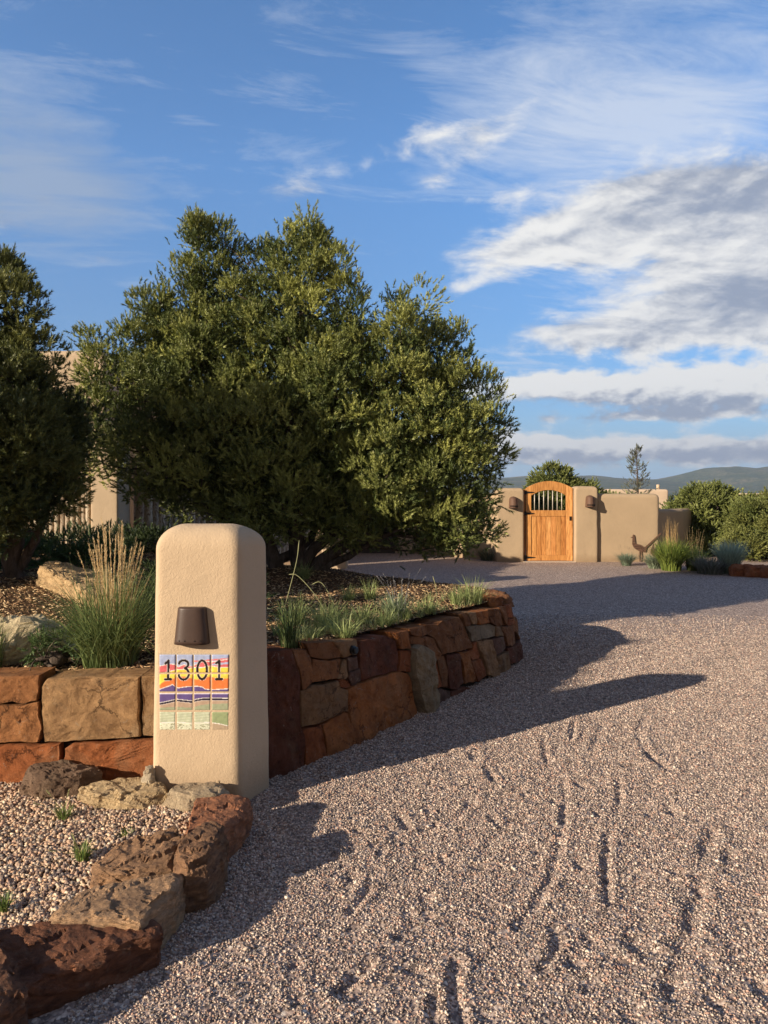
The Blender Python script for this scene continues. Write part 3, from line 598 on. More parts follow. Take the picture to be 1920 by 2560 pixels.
# ------------------------------------------------------------------ stone walls: every block its own shape
TANS = {'t': (.38, .225, .12), 'r': (.40, .135, .052), 'o': (.46, .18, .065), 'm': (.21, .08, .048), 'p': (.20, .11, .082), 'g': (.30, .235, .165), 'b': (.33, .15, .068), 'w': (.34, .30, .25)}
def block(parent, poly, pt, tint, relief=.02, back=-.2, seed=0., lump=1.0, gap=.001, name='stone_block', mat=None):
    poly = np.array(poly, float); c = poly.mean(0); E = []
    for i in range(len(poly)):
        a, b = poly[i], poly[(i+1) % len(poly)]; n = max(2, int(np.linalg.norm(b-a)/.018))
        for k in range(n): E.append(a+(b-a)*k/n)
    E = np.array(E); dirc = c-E; ln = np.linalg.norm(dirc, axis=1)[:, None]
    jit = fbm(np.column_stack((E*14, np.full(len(E), seed))), 3)*.030*lump; E = E+dirc/ln*(gap+jit[:, None]+.002)
    # soften corners
    ts = [(-1, back), (0, -.03), (0, -.003), (.008, .0), (.025, .7), (.09, .8), (.17, .9), (.27, .95), (.38, 1), (.50, 1), (.62, 1), (.76, 1), (.9, 1)]
    pr2 = np.random.default_rng(int(seed*7)); planes = [(pr2.uniform(0, 6.283), pr2.uniform(.5, 1.2), pr2.uniform(.10, .35)) for _ in range(4)]; ext = np.abs(poly.max(0)-poly.min(0)).min()*.5
    ring = []; m = len(E)
    for k, (t, d) in enumerate(ts):
        tt = max(t, 0); Pn = E+(c-E)*tt; dd = np.full(m, d if k < 4 else d*relief)
        if k >= 2:
            q = np.column_stack((Pn, np.full(m, seed*3.1))); w = min(1, tt*8+.25)
            rel = (Pn-c)/ext; pe = np.zeros(m)
            for a_, o_, s__ in planes: pe = np.minimum(pe, (o_-(rel[:, 0]*math.cos(a_)+rel[:, 1]*math.sin(a_)))*s__)
            dd = dd+np.maximum(pe, -.4)*.05*lump+(fbm(q*5.5, 3)*.034+fbm(q*19, 3)*.034+np.abs(fbm(q*9+5, 2))*-.018)*lump*w*min(1, (abs(poly.max(0)-poly.min(0)).min()/.2)**.5)
        ring.append(pt(Pn[:, 0], Pn[:, 1], dd))
    cd = relief+0*float(fbm(np.array([[c[0]*5.5, c[1]*5.5, seed*3.1*5.5]]), 3)[0])*.04*lump
    V = np.concatenate(ring+[pt(np.array([c[0]]), np.array([c[1]]), np.array([cd]))]); F = []
    for k in range(len(ts)-1):
        for i in range(m): F.append((k*m+i, (k+1)*m+i, (k+1)*m+(i+1) % m, k*m+(i+1) % m))
    K0 = (len(ts)-1)*m
    for i in range(m): F.append((K0+i, len(V)-1, K0+(i+1) % m))
    tv = np.array(tint)*(1+.16*random.uniform(-1, 1)); o = mk(name, V, F, mat or M['sandstone'], parent, tint=np.broadcast_to(tv, V.shape)); return o
def ZA(x, y): return (650+x*.21097, 1540+y*.21097)
def ZB(x, y): return (980+x*.217, 1480+y*.217)
dw = thing('driveway_wall', 'curved dry stacked red stone retaining wall running from the pillar along the driveway', 'stone wall', (-.6, 4.2, 0))
SA = [('m', [(40, 430), (400, 395), (430, 560), (468, 700), (488, 1330), (540, 1480), (500, 1765), (40, 1930)]), ('b', [(405, 395), (560, 400), (612, 520), (618, 800), (510, 885), (475, 700), (440, 560)]),
      ('b', [(560, 330), (860, 298), (960, 380), (975, 490), (800, 520), (622, 490)]), ('b', [(618, 505), (800, 528), (975, 500), (938, 742), (760, 772), (622, 800)]), ('t', [(868, 298), (1160, 278), (1165, 458), (983, 500)]),
      ('t', [(985, 512), (1036, 500), (1050, 722), (1010, 748), (930, 742)]), ('p', [(1040, 492), (1165, 465), (1175, 612), (1052, 660)]), ('p', [(1055, 662), (1180, 617), (1195, 772), (1080, 832), (1052, 722)]), ('r', [(928, 760), (1052, 742), (1080, 832), (1040, 852), (942, 842)]),
      ('m', [(1168, 295), (1500, 232), (1610, 290), (1665, 640), (1200, 772), (1182, 610)]), ('t', [(490, 900), (620, 812), (920, 765), (960, 850), (1040, 880), (1050, 1135), (990, 1135), (720, 1272), (503, 1335)]),
      ('r', [(505, 1345), (720, 1282), (768, 1440), (792, 1690), (518, 1760), (545, 1480)]), ('o', [(728, 1282), (990, 1142), (1042, 1152), (1092, 1350), (1096, 1570), (800, 1690), (775, 1430)]),
      ('o', [(1048, 860), (1200, 782), (1640, 650), (1762, 680), (1810, 760), (1890, 1190), (1560, 1330), (1104, 1560), (1096, 1370), (1060, 1160), (1056, 900)])]
SB = [('o', [(40, 470), (200, 438), (228, 655), (100, 662), (70, 560)]), ('r', [(85, 668), (218, 672), (205, 925), (80, 922)]), ('b', [(205, 425), (390, 388), (400, 495), (340, 515), (222, 500)]), ('b', [(222, 508), (340, 520), (400, 508), (462, 530), (555, 720), (520, 782), (420, 745), (380, 640), (300, 585), (235, 600)]),
      ('b', [(398, 375), (530, 378), (560, 325), (780, 285), (850, 400), (945, 645), (790, 682), (590, 722), (530, 600), (480, 528), (405, 482)]), ('r', [(425, 752), (520, 800), (582, 1085), (500, 1125), (455, 900)]), ('b', [(530, 738), (622, 738), (652, 980), (662, 1112), (590, 1095), (550, 850)]),
      ('m', [(630, 725), (782, 708), (842, 1050), (740, 1122), (665, 1112), (640, 900)]), ('p', [(505, 1135), (580, 1108), (682, 1152), (690, 1215), (520, 1300)]), ('m', [(682, 1152), (850, 1090), (1010, 1030), (1025, 1080), (692, 1220)]), ('o', [(788, 690), (892, 680), (982, 1030), (870, 1062), (822, 850)]),
      ('r', [(892, 690), (942, 665), (950, 590), (990, 582), (1028, 750), (930, 792)]), ('r', [(925, 800), (1030, 765), (1110, 968), (1000, 1032), (958, 950)]), ('m', [(1018, 1036), (1112, 985), (1132, 1035), (1030, 1085)]), ('r', [(1118, 980), (1232, 930), (1252, 968), (1150, 1025)]),
      ('t', [(985, 568), (1150, 540), (1200, 720), (1236, 920), (1110, 962), (1050, 780)]), ('p', [(1158, 540), (1290, 512), (1342, 640), (1212, 732)]), ('t', [(1212, 748), (1350, 680), (1382, 885), (1250, 955)]), ('m', [(1350, 650), (1450, 600), (1482, 755), (1390, 832)]), ('m', [(1452, 598), (1500, 548), (1530, 640), (1520, 745), (1484, 762)]),
      ('g', [(880, 398), (1130, 368), (1190, 398), (1192, 510), (940, 576), (920, 480)]), ('t', [(1190, 390), (1252, 400), (1296, 512), (1198, 512)]), ('b', [(790, 255), (850, 240), (922, 380), (850, 402)]), ('t', [(858, 240), (960, 232), (992, 382), (922, 382)]), ('o', [(965, 232), (1100, 210), (1122, 352), (1010, 387)]),
      ('b', [(1108, 206), (1232, 178), (1312, 382), (1222, 392), (1140, 352)]), ('b', [(1238, 175), (1310, 160), (1342, 300), (1332, 382), (1302, 330)]), ('r', [(1312, 150), (1392, 112), (1420, 240), (1372, 300), (1342, 300)]), ('b', [(1258, 402), (1400, 370), (1442, 592), (1350, 632), (1300, 512)]), ('b', [(1402, 280), (1450, 280), (1500, 532), (1450, 592), (1412, 450)]),
      ('r', [(1332, 386), (1345, 310), (1400, 298), (1400, 368)]), ('m', [(1388, 845), (1482, 770), (1495, 800), (1392, 885)])]
sd = 1.0
for code, pts, Zf in [(c, p, ZA) for c, p in SA]+[(c, p, ZB) for c, p in SB]:
    sz_ = []
    for (u, v) in pts:
        s, z = pix_to_wall(*Zf(u, v)); sz_.append((s, z if z > .03 else -.05))
    sz_ = sz_[::-1]; sd += 1.7
    block(dw, sz_, wall_point, TANS[code], relief=random.uniform(.000, .014), seed=sd, back=-.24)
st = [pix_to_wall(*ZB(u, v)) for u, v in [(225, 640), (290, 585), (350, 600), (400, 680), (440, 800), (470, 1000), (512, 1240), (430, 1352), (340, 1410), (305, 1300), (270, 1150), (212, 960), (205, 760)]]
st = [(s, z if z > .03 else -.05) for s, z in st][::-1]
o = block(dw, st, wall_point, (.34, .25, .16), relief=.085, seed=77, lump=2.0, name='standing_stone', mat=M['lime']); tag(o, 'tall rough grey stone set upright in the red wall')
# the unseen far side of the island: two courses
s = S_TIP+.12; h = .50
for course, (za, zb) in enumerate(((-.05, .27), (.275, .60))):
    s = S_TIP+.10-course*.02
    while s < BS[-1]-.1:
        w = random.uniform(.2, .5); zt = zb+(random.uniform(-.02, .03) if course else 0)
        block(dw, [(s, za), (s, zt), (min(s+w, BS[-1]), zt+random.uniform(-.01, .01)), (min(s+w, BS[-1]), za)], wall_point, TANS[random.choice('brotm')], seed=s*7+course, back=-.22); s += w+.004
# core of packed soil behind the blocks
ss = np.linspace(0, BS[-1], 160); V = np.concatenate([wall_point(ss, z, np.full(160, d)) for z, d in ((-.1, -.05), (.44, -.05), (.45, -.12), (.42, -.3), (-.1, -.3))]); F = []
for r in range(4):
    for i in range(159): F.append((r*160+i, r*160+i+1, (r+1)*160+i+1, (r+1)*160+i))
mk('packed_core', V, F, M['core'], dw)

lw = thing('front_wall', 'low wall of large squared orange stones left of the pillar', 'stone wall', (-1.8, 4.0, 0))
YW = 3.985
def flat_pt(x, z, d): x = np.asarray(x, float); return np.stack((x, np.broadcast_to(YW, x.shape)-np.asarray(d), np.broadcast_to(z, x.shape)), -1)
def ZL(x, y): return (x*.32553, 1340+y*.32553)
SL = [('o', [(-120, 1072), (305, 1066), (308, 1160), (290, 1268), (140, 1282), (-120, 1290)]), ('o', [(-120, 1300), (40, 1290), (290, 1280), (303, 1400), (318, 1480), (290, 1582), (-120, 1604)]), ('T', [(312, 1160), (350, 1092), (820, 1078), (1078, 1078), (1082, 1545), (880, 1562), (700, 1577), (330, 1592), (314, 1400)]),
      ('T', [(1086, 1078), (1420, 1066), (1420, 1540), (1090, 1545)]), ('R', [(-120, 1612), (460, 1594), (474, 1680), (456, 1790), (452, 1950), (-120, 1950)]), ('R', [(486, 1630), (550, 1590), (1420, 1552), (1420, 1960), (468, 1960), (482, 1720)]),
      ('o', [(-700, 1075), (-128, 1072), (-128, 1400), (-700, 1410)]), ('R', [(-700, 1420), (-128, 1408), (-128, 1950), (-700, 1950)]), ('T', [(-1500, 1078), (-708, 1075), (-708, 1950), (-1500, 1950)]), ('R', [(-2300, 1080), (-1508, 1078), (-1508, 1500), (-2300, 1510)]), ('o', [(-2300, 1520), (-1508, 1510), (-1508, 1950), (-2300, 1950)]), ('T', [(-3300, 1090), (-2308, 1080), (-2308, 1950), (-3300, 1950)])]
TANS['T'] = (.50, .32, .17); TANS['R'] = (.52, .19, .075); TANS['o'] = (.52, .25, .11)
for code, pts in SL:
    q = [(WX(ZL(u, v)[0], YW), WZ(ZL(u, v)[1], YW)) for u, v in pts][::1]; q = [(a_, b_ if b_ > .08 else -.05) for a_, b_ in q]; sd += 1.3
    block(lw, q[::-1], flat_pt, TANS[code], relief=.010, back=-.2, seed=sd, lump=.9)
a = Acc(); a.box(-6.4, -.9, YW+.05, YW+.19, -.1, .60); a.build('packed_core', M['core'], lw)

# black grille light set in the driveway wall
vs, vz = pix_to_wall(*ZA(1085, 400)); c0 = wall_point(np.array([vs]), np.array([vz]), np.array([.0]))[0]; c1 = wall_point(np.array([vs]), np.array([vz]), np.array([1.0]))[0]; dn = (c1-c0); dn /= np.linalg.norm(dn); c0 = c0+dn*.015
vr = thing('wall_light', 'small round black grille light in the driveway wall', 'outdoor light', tuple(c0))
a = Acc(); a.tube([c0-dn*.03, c0+dn*.010, c0+dn*.012, c0+dn*.03, c0+dn*.032], [.030, .030, .024, .024, .019], 20); a.build('housing', M['black_plastic'], vr, False)
sidev = np.cross(dn, (0, 0, 1.)); sidev /= np.linalg.norm(sidev); a = Acc()
for k in range(-2, 3): e = c0+dn*.034+np.array((0, 0, k*.0068)); h = math.sqrt(max(0, .018**2-(k*.0068)**2)); a.tube([e-sidev*h, e+sidev*h], .0016, 6)
a.build('grille', M['black_plastic'], vr)

# ------------------------------------------------------------------ rocks
def rock(name, label, poly, z0, z1, tint, mat, seed=0., rough=1.0, prof=None, tilt=(0, 0), group=None, cat='rock', grow=1.13, slab=False):
    poly = np.array(poly, float); c = poly.mean(0); poly = c+(poly-c)*(1.04 if slab else grow); E = []
    if np.sum(poly[:, 0]*np.roll(poly[:, 1], -1)-np.roll(poly[:, 0], -1)*poly[:, 1]) < 0: poly = poly[::-1]
    per = np.linalg.norm(poly-np.roll(poly, -1, 0), axis=1).sum(); st_ = per/110
    for i in range(len(poly)):
        a, b = poly[i], poly[(i+1) % len(poly)]; n = max(2, int(np.linalg.norm(b-a)/st_))
        for k in range(n): E.append(a+(b-a)*k/n)
    E = np.array(E)
    for _ in range(2): E = .5*E+.25*(np.roll(E, 1, 0)+np.roll(E, -1, 0))
    if slab:                                               # split slab: hull of broken corners, then fine fracture relief
        import bmesh
        rr = random.Random(seed); bm = bmesh.new(); H = z1-z0; pts = []
        for p_ in poly:
            u = (c-p_)/np.linalg.norm(c-p_)
            for zf_, i0, i1 in ((-.5, 0, 0), (.45, -.012, .012), (.85, .0, .02), (1.0, .018, .05)):
                q = p_+u*rr.uniform(i0, i1)+np.array((rr.uniform(-1, 1), rr.uniform(-1, 1)))*.010; pts.append((q[0], q[1], z0+H*zf_+(rr.uniform(-.02, .012) if zf_ > 0 else 0)+(p_-c)@np.array(tilt)*max(zf_, 0)))
        for q in pts: bm.verts.new(q)
        r_ = bmesh.ops.convex_hull(bm, input=bm.verts); bmesh.ops.delete(bm, geom=[g for g in set(r_['geom_interior']+r_['geom_unused']) if isinstance(g, bmesh.types.BMVert)], context='VERTS')
        bmesh.ops.bevel(bm, geom=list(bm.edges), offset=.004, segments=1, affect='EDGES')
        bmesh.ops.triangulate(bm, faces=list(bm.faces))
        for _ in range(5):
            es = [e for e in bm.edges if e.calc_length() > .016]
            if not es: break
            bmesh.ops.subdivide_edges(bm, edges=es, cuts=1); bmesh.ops.triangulate(bm, faces=list(bm.faces))
        bm.normal_update(); V = np.array([v.co[:] for v in bm.verts]); Nn = np.array([v.normal[:] for v in bm.verts]); F = [tuple(v.index for v in f.verts) for f in (bm.verts.index_update() or bm.faces)]; bm.free()
        ang_ = rr.uniform(0, 3.1); band = V[:, 2]*1.0+(V[:, 0]*math.cos(ang_)+V[:, 1]*math.sin(ang_))*.35; lay = np.floor((band+fbm(V*7+seed, 3)*.05)/.019); st_ = _hash(np.stack((lay, lay*0+seed, lay*0), -1))
        cell = np.floor(V@np.array(((.8, -.6, 0), (.6, .8, 0), (0, 0, 1.)))/np.array((.10, .05, .06))+fbm(V*9+seed, 3)[:, None]*1.4); ch = _hash(cell+seed)
        dsp = (st_-.6)*.010+(ch-.6)*.016+fbm(V*13+seed, 3)*.020+fbm(V*45+seed, 3)*.010; V = V+Nn*(dsp*rough)[:, None]
        o = mk(name, V, F, mat, tint=np.broadcast_to(np.array(tint), V.shape)); return tag(o, label, cat, group)
    H = z1-z0; prof = prof or ([(0, -.25), (0, 0), (.0, .3), (-.01, .5), (.0, .7), (.01, .86), (.025, .95), (.05, .99), (.09, 1), (.2, 1), (.35, 1), (.5, 1), (.7, 1), (.86, 1)] if slab else None) or [(0, -.25), (0, 0), (-.01, .15), (-.02, .3), (0, .45), (.0, .6), (.01, .74), (.03, .85), (.06, .93), (.11, .98), (.18, 1), (.28, 1), (.4, 1), (.54, 1), (.7, 1), (.86, 1)]
    V = []; m = len(E); pi_ = np.linspace(0, len(prof)-1, 44); prof = list(zip(np.interp(pi_, range(len(prof)), [p_[0] for p_ in prof]), np.interp(pi_, range(len(prof)), [p_[1] for p_ in prof])))
    for t, h in prof:
        Pn = E+(c-E)*t; V.append(np.column_stack((Pn, np.full(m, z0+h*H)+(Pn[:, 0]-c[0])*tilt[0]*h+(Pn[:, 1]-c[1])*tilt[1]*h)))
    V = np.concatenate(V+[np.array([[*c, z1]])]); s_ = max(.12, min(1.0, per/2.2))
    rr = np.random.default_rng(int(seed*10)); cc = np.array([*c, z0+H*.4]); W_ = V-cc
    for k in range(46):
        nv = rr.normal(0, 1, 3); nv[2] = abs(nv[2])*(.9 if k % 2 else .25)-.05; nv /= np.linalg.norm(nv); pr_ = W_@nv; off = pr_.max()*rr.uniform(.86, .98) if k % 3 else pr_.max()*rr.uniform(.92, .99)
        ex = np.maximum(0, pr_-off); W_ = W_-nv*ex[:, None]*.94
    if slab:
        for k in range(26):                                # spalled corners and split faces
            a_ = rr.uniform(0, 6.283); nv = np.array((math.cos(a_), math.sin(a_), rr.choice((.15, .5, 1.2, 2.5))*rr.uniform(.7, 1.3))); nv /= np.linalg.norm(nv); pr_ = W_@nv; ex = np.maximum(0, pr_-pr_.max()*rr.uniform(.86, .97)); W_ = W_-nv*ex[:, None]
        lay = np.floor((W_[:, 2]+fbm(W_*5+seed, 2)*.03)/.022); W_[:, :2] *= (1+.05*(_hash(np.stack((lay, lay*0+seed, lay*0), -1))-.5)*np.clip(1-W_[:, 2:3]*0, 0, 1)[:, 0])[:, None]
        cell = np.floor((W_[:, :2]@np.array(((.8, -.6), (.6, .8))))/np.array((.13, .07))+fbm(W_*6+seed, 2)[:, None]*1.2); W_[:, 2] += (_hash(np.column_stack((cell, cell[:, :1]*0+seed)))-.6)*.022*(W_[:, 2] > H*.3)
    wq = W_+np.stack([fbm(W_/s_*7+k*9.1+seed, 3) for k in range(3)], 1)*.12*s_
    for nf, st, tl2 in (((60, .35, .25),) if slab else ((34, .75, .28), (90, .30, .35))):
        sd_ = W_[rr.choice(len(W_), nf)]; nn = sd_/(np.linalg.norm(sd_, axis=1)[:, None]+1e-6)+rr.normal(0, tl2, (nf, 3)); nn /= np.linalg.norm(nn, axis=1)[:, None]; sd_ = sd_*(1-rr.uniform(0, .05, (nf, 1)))
        j = ((wq[:, None]-sd_[None])**2).sum(2).argmin(1); dp_ = ((W_-sd_[j])*nn[j]).sum(1); W_ = W_-nn[j]*np.clip(dp_*st, -.03*s_/.5, .03*s_/.5)[:, None]
    V = W_+cc
    q = V/s_+seed; d = np.stack([fbm(q*6+k*31.7, 3) for k in range(3)], 1)*.035*s_*rough+np.stack([fbm(q*19+k*13.1, 3) for k in range(3)], 1)*.025*s_*rough
    led = np.abs(fbm(q*np.array((4, 4, 14)), 3))*.06*s_*rough; out = V-np.array([*c, z0+H*.4]); out /= np.linalg.norm(out, axis=1)[:, None]+1e-6
    d -= out*led[:, None]; V = V+d*np.clip((V[:, 2:3]-z0)/H+.5, .3, 1); F = []
    for k in range(len(prof)-1):
        for i in range(m): F.append((k*m+i, k*m+(i+1) % m, (k+1)*m+(i+1) % m, (k+1)*m+i))
    K0 = (len(prof)-1)*m
    for i in range(m): F.append((K0+i, K0+(i+1) % m, len(V)-1))
    o = mk(name, V, F, mat, tint=np.broadcast_to(np.array(tint), V.shape)); return tag(o, label, cat, group)
S = M['strata']; grp = 'rocks edging the gravel bed'
rock('border_rock', 'long reddish border rock at the foot of the pillar', [(-.93, 3.56), (-.76, 3.62), (-.67, 3.60), (-.66, 3.42), (-.72, 3.20), (-.76, 3.12), (-.88, 3.12)], 0, .155, (.30, .145, .085), S, 1.3, .8, group=grp, slab=True)
rock('border_rock', 'tall dark brown border rock facing the driveway, next after the reddish one', [(-.86, 2.93), (-.87, 3.08), (-.78, 3.2), (-.69, 3.2), (-.68, 3.0), (-.71, 2.88), (-.78, 2.85)], 0, .215, (.20, .125, .08), S, 4.1, 1.1, group=grp, slab=True)
rock('border_rock', 'hollowed brown border rock with a dark pocket on the gravel side', [(-1.19, 2.98), (-1.12, 3.12), (-.92, 3.19), (-.85, 3.10), (-.86, 2.92), (-1.0, 2.88), (-1.17, 2.90)], .02, .165, (.27, .175, .11), S, 7.7, 1.3, group=grp, slab=True, tilt=(0, .15))
rock('border_rock', 'pale streaked block shaped border rock with a lit front', [(-1.2, 2.62), (-1.14, 2.78), (-.8, 2.88), (-.79, 2.72), (-.83, 2.6), (-.86, 2.52), (-1.18, 2.50)], .0, .170, (.34, .235, .15), S, 9.2, .85, group=grp, slab=True)
rock('border_rock', 'flat dark red border rock with a cracked top nearest the driveway', [(-1.36, 2.50), (-1.12, 2.58), (-.98, 2.62), (-.81, 2.60), (-.80, 2.52), (-.93, 2.43), (-1.03, 2.36), (-1.13, 2.27), (-1.3, 2.30)], -.02, .135, (.15, .072, .045), S, 12.4, .9, group=grp, slab=True, tilt=(-.05, .10))
rock('border_rock', 'dark brown border rock cut off by the lower left edge', [(-1.75, 2.30), (-1.36, 2.46), (-1.2, 2.34), (-1.10, 2.20), (-1.18, 2.02), (-1.5, 1.9), (-1.75, 1.95)], -.02, .165, (.14, .075, .048), S, 15.4, 1.0, group=grp, slab=True, tilt=(0, .08))
rock('border_rock', 'rounded brown border rock added out of view to shade the flat dark red one', [(-2.3, 2.0), (-1.8, 2.24), (-1.62, 1.95), (-1.75, 1.65), (-2.2, 1.6)], -.02, .30, (.18, .10, .07), S, 19.4, 1.0, group=grp, slab=True)  # unseen rock added on the sun side, casting shade on the dark red rock
rock('boulder', 'grey brown boulder lying against the orange stone wall', [(-1.92, 3.80), (-1.92, 3.90), (-1.76, 3.97), (-1.57, 3.95), (-1.52, 3.86), (-1.60, 3.77), (-1.76, 3.74)], .03, .195, (.27, .19, .14), M['sandstone'], 3.3, .9, slab=True, prof=[(.25, -.2), (.12, 0), (.02, .2), (0, .4), (.03, .6), (.1, .8), (.22, .93), (.38, 1), (.55, 1.02), (.75, 1.0), (.9, 1.0)])
rock('boulder', 'two toned cream and grey rock beside the left foot of the pillar', [(-1.58, 3.72), (-1.48, 3.84), (-1.30, 3.87), (-1.15, 3.80), (-1.10, 3.70), (-1.22, 3.63), (-1.45, 3.62)], .03, .150, (.62, .47, .29), M['lime'], 5.8, 1.0, slab=True, prof=[(.15, -.2), (.05, 0), (0, .2), (.02, .45), (.1, .7), (.22, .88), (.38, 1), (.6, 1.02), (.8, 1.0)])
rock('small_rock', 'small upright pointed cream rock touching the pillar', [(-1.27, 3.77), (-1.26, 3.82), (-1.22, 3.83), (-1.205, 3.79), (-1.225, 3.76)], .08, .245, (.70, .60, .46), M['lime'], 6.6, .5, prof=[(0, -.2), (0, 0), (.03, .3), (.15, .6), (.35, .85), (.6, .97), (.85, 1)])
rock('small_rock', 'flat lichen spotted grey rock under the tiles at the pillar foot', [(-1.11, 3.66), (-1.08, 3.78), (-.90, 3.80), (-.80, 3.74), (-.82, 3.64), (-.98, 3.60)], .03, .150, (.52, .42, .30), M['lime'], 8.6, .7, slab=True)
rock('boulder', 'knobbly pale limestone boulder on the mulch above the front wall', [(-2.75, 4.50), (-2.6, 4.80), (-2.3, 4.92), (-2.05, 4.80), (-1.97, 4.58), (-2.12, 4.40), (-2.5, 4.34)], .60, .85, (.66, .56, .38), M['lime'], 21., 1.2, prof=[(0, -.2), (0, 0), (.0, .2), (.03, .4), (.1, .6), (.2, .78), (.32, .9), (.48, 1), (.65, 1.05), (.85, 1.1)])
rock('boulder', 'long sloping tan boulder behind the plume grass', [(-2.98, 6.2), (-2.92, 6.42), (-2.55, 6.38), (-2.12, 6.0), (-1.95, 5.62), (-2.10, 5.45), (-2.42, 5.7)], .76, .945, (.60, .43, .25), M['lime'], 25., 1.2, slab=True, tilt=(-.16, .08))
rock('small_rock', 'pale grey rock beside the pine trunk', [(-1.55, 7.3), (-1.5, 7.45), (-1.3, 7.45), (-1.25, 7.3), (-1.4, 7.2)], .68, .80, (.42, .38, .32), M['lime'], 27., 1.0)
rock('cap_stone', 'orange flat stone lying on the rim of the driveway wall near its tip', [(.93, 7.12), (.98, 7.26), (1.14, 7.22), (1.16, 7.06), (1.05, 6.95)], .56, .66, (.40, .17, .07), M['sandstone'], 31., .6)
rock('cap_stone', 'broad brown flat stone on the rounded tip of the island wall', [(.92, 7.5), (1.0, 7.85), (1.22, 7.85), (1.32, 7.5), (1.22, 7.18), (1.1, 7.25)], .54, .625, (.30, .15, .08), M['sandstone'], 33., .5)

# ------------------------------------------------------------------ foliage
def tufts(P, D, Ls, K, nl, nw, ang, col, seed=1, ends=.15):
    r = np.random.default_rng(seed); n = len(P); D = D/np.linalg.norm(D, axis=1)[:, None]
    A = np.cross(D, np.array((.21, .43, .87))); A /= np.linalg.norm(A, axis=1)[:, None]+1e-6; B = np.cross(D, A)
    t = r.uniform(0, 1, (n, K)); ph = r.uniform(0, 6.283, (n, K)); an = ang*(1.15-.55*t)*r.uniform(.7, 1.3, (n, K))
    base = P[:, None]+D[:, None]*(t*Ls[:, None])[..., None]
    rad = A[:, None]*np.cos(ph)[..., None]+B[:, None]*np.sin(ph)[..., None]; dr = D[:, None]*np.cos(an)[..., None]+rad*np.sin(an)[..., None]
    w = np.cross(dr, rad+r.normal(0, .3, (n, K, 3))); w /= np.linalg.norm(w, axis=2)[..., None]+1e-6
    ln = nl*r.uniform(.7, 1.25, (n, K, 1))*(Ls/Ls.mean())[:, None, None]; w = w*nw*.5
    V = np.stack((base-w, base+w, base+dr*ln), 2).reshape(-1, 3)
    c = np.repeat(col*r.uniform(.82, 1.18, (n, 1)), K, 0)*r.uniform(.85, 1.15, (n*K, 1)); T = np.repeat(c, 3, 0)
    return V, np.arange(n*K*3).reshape(-1, 3), T
def sph(n, r):
    v = r.normal(0, 1, (n, 3)); return v/np.linalg.norm(v, axis=1)[:, None]
def crown(lobes, nclump, per, rc, K, tl, nl, nw, c0, c1, seed, ang=.80, zmin=-99, up=.75, inner=.34, flat=1.0, br=None, nb=0, dark=.55):
    # lobes carry boughs, boughs carry sprays, sprays carry shoots set with needles
    r = np.random.default_rng(seed); Lb = np.array(lobes); area = (Lb[:, 3]*Lb[:, 4]+Lb[:, 4]*Lb[:, 5]+Lb[:, 3]*Lb[:, 5]); pr = area/area.sum(); P = []; D = []; CC = []
    boughs = []; tries = 0
    br = br or (.24, .40); nb = nb or max(8, int(nclump/9))
    while len(boughs) < nb and tries < nb*60:
        tries += 1; i = r.choice(len(Lb), p=pr); d = sph(1, r)[0]; R = r.uniform(*br); c = Lb[i, :3]+d*np.maximum(Lb[i, 3:]*r.uniform(.90, 1.04)-R*.75, Lb[i, 3:]*.25)
        if c[2] < zmin: continue
        dd = (((c-Lb[:, :3])/Lb[:, 3:])**2).sum(1)
        if (dd < .30).any() and r.random() < .9: continue
        if any(np.linalg.norm((c-q[0])*np.array((1, 1, .8))) < (R+q[2])*.72 for q in boughs): continue
        o = d/Lb[i, 3:]; boughs.append((c, o/np.linalg.norm(o), R, r.random()))
    w = np.array([b[2]**2 for b in boughs]); w /= w.sum(); centers = [b[0] for b in boughs]
    n1 = int(nclump*(1-inner)); bi = r.choice(len(boughs), n1, p=w)
    for k in bi:
        c, o, R, tone = boughs[k]; d = sph(1, r)[0]
        if d@o < -.25: d = d-2*(d@o)*o
        d = d+np.array((0, 0, .25)); d /= np.linalg.norm(d); q = c+d*R*np.array((1, 1, 1.15))*r.uniform(.80, 1.05)
        if q[2] < zmin: continue
        m = np.clip(r.normal(0, 1, (per, 3)), -1.7, 1.7)*r.uniform(*rc)*np.array((1, 1, .8)); P.append(q+m); D.append(d*.6+o*.25+np.array((0, 0, up))+r.normal(0, .33, (per, 3))+m*6)
        t = min(1, max(0, tone*.6+r.random()*.5-.05)); CC.append(np.repeat([(1-t)*np.array(c0)+t*np.array(c1)], per, 0))
    for _ in range(nclump-n1):
        i = r.choice(len(Lb), p=pr); d = sph(1, r)[0]; q = Lb[i, :3]+d*Lb[i, 3:]*r.uniform(.45, .82)
        if q[2] < zmin: continue
        m = r.normal(0, 1, (per, 3))*rc[1]*1.5; P.append(q+m); D.append(d*.6+np.array((0, 0, up*.6))+r.normal(0, .5, (per, 3))); CC.append(np.repeat([np.array(c0)*.9], per, 0))
    P = np.concatenate(P); D = np.concatenate(D); CC = np.concatenate(CC); ok = np.ones(len(P), bool); dm_ = np.full(len(P), 9.)
    for l in Lb: dm_ = np.minimum(dm_, (((P-l[:3])/(l[3:]+rc[1]*2))**2).sum(1))
    ok = dm_ < 1.25; P, D, CC = P[ok], D[ok], CC[ok]; Ls = r.uniform(.7, 1.3, len(P))*tl
    return tufts(P, D, Ls, K, nl, nw, ang, CC, seed+1)+(centers,)
def pxl(Y, rows, dy=1.0):
    k = Y/FPX; out = []
    for px, py, rx, rz, *e in rows:
        off = e[0] if e else 0.; ry = e[1] if len(e) > 1 else .85*rx*k; yy = Y+off; kk = yy/FPX; out.append(((px-960)*kk, yy, EYE-(py-HZ)*kk, rx*kk, ry, rz*kk))
    return out
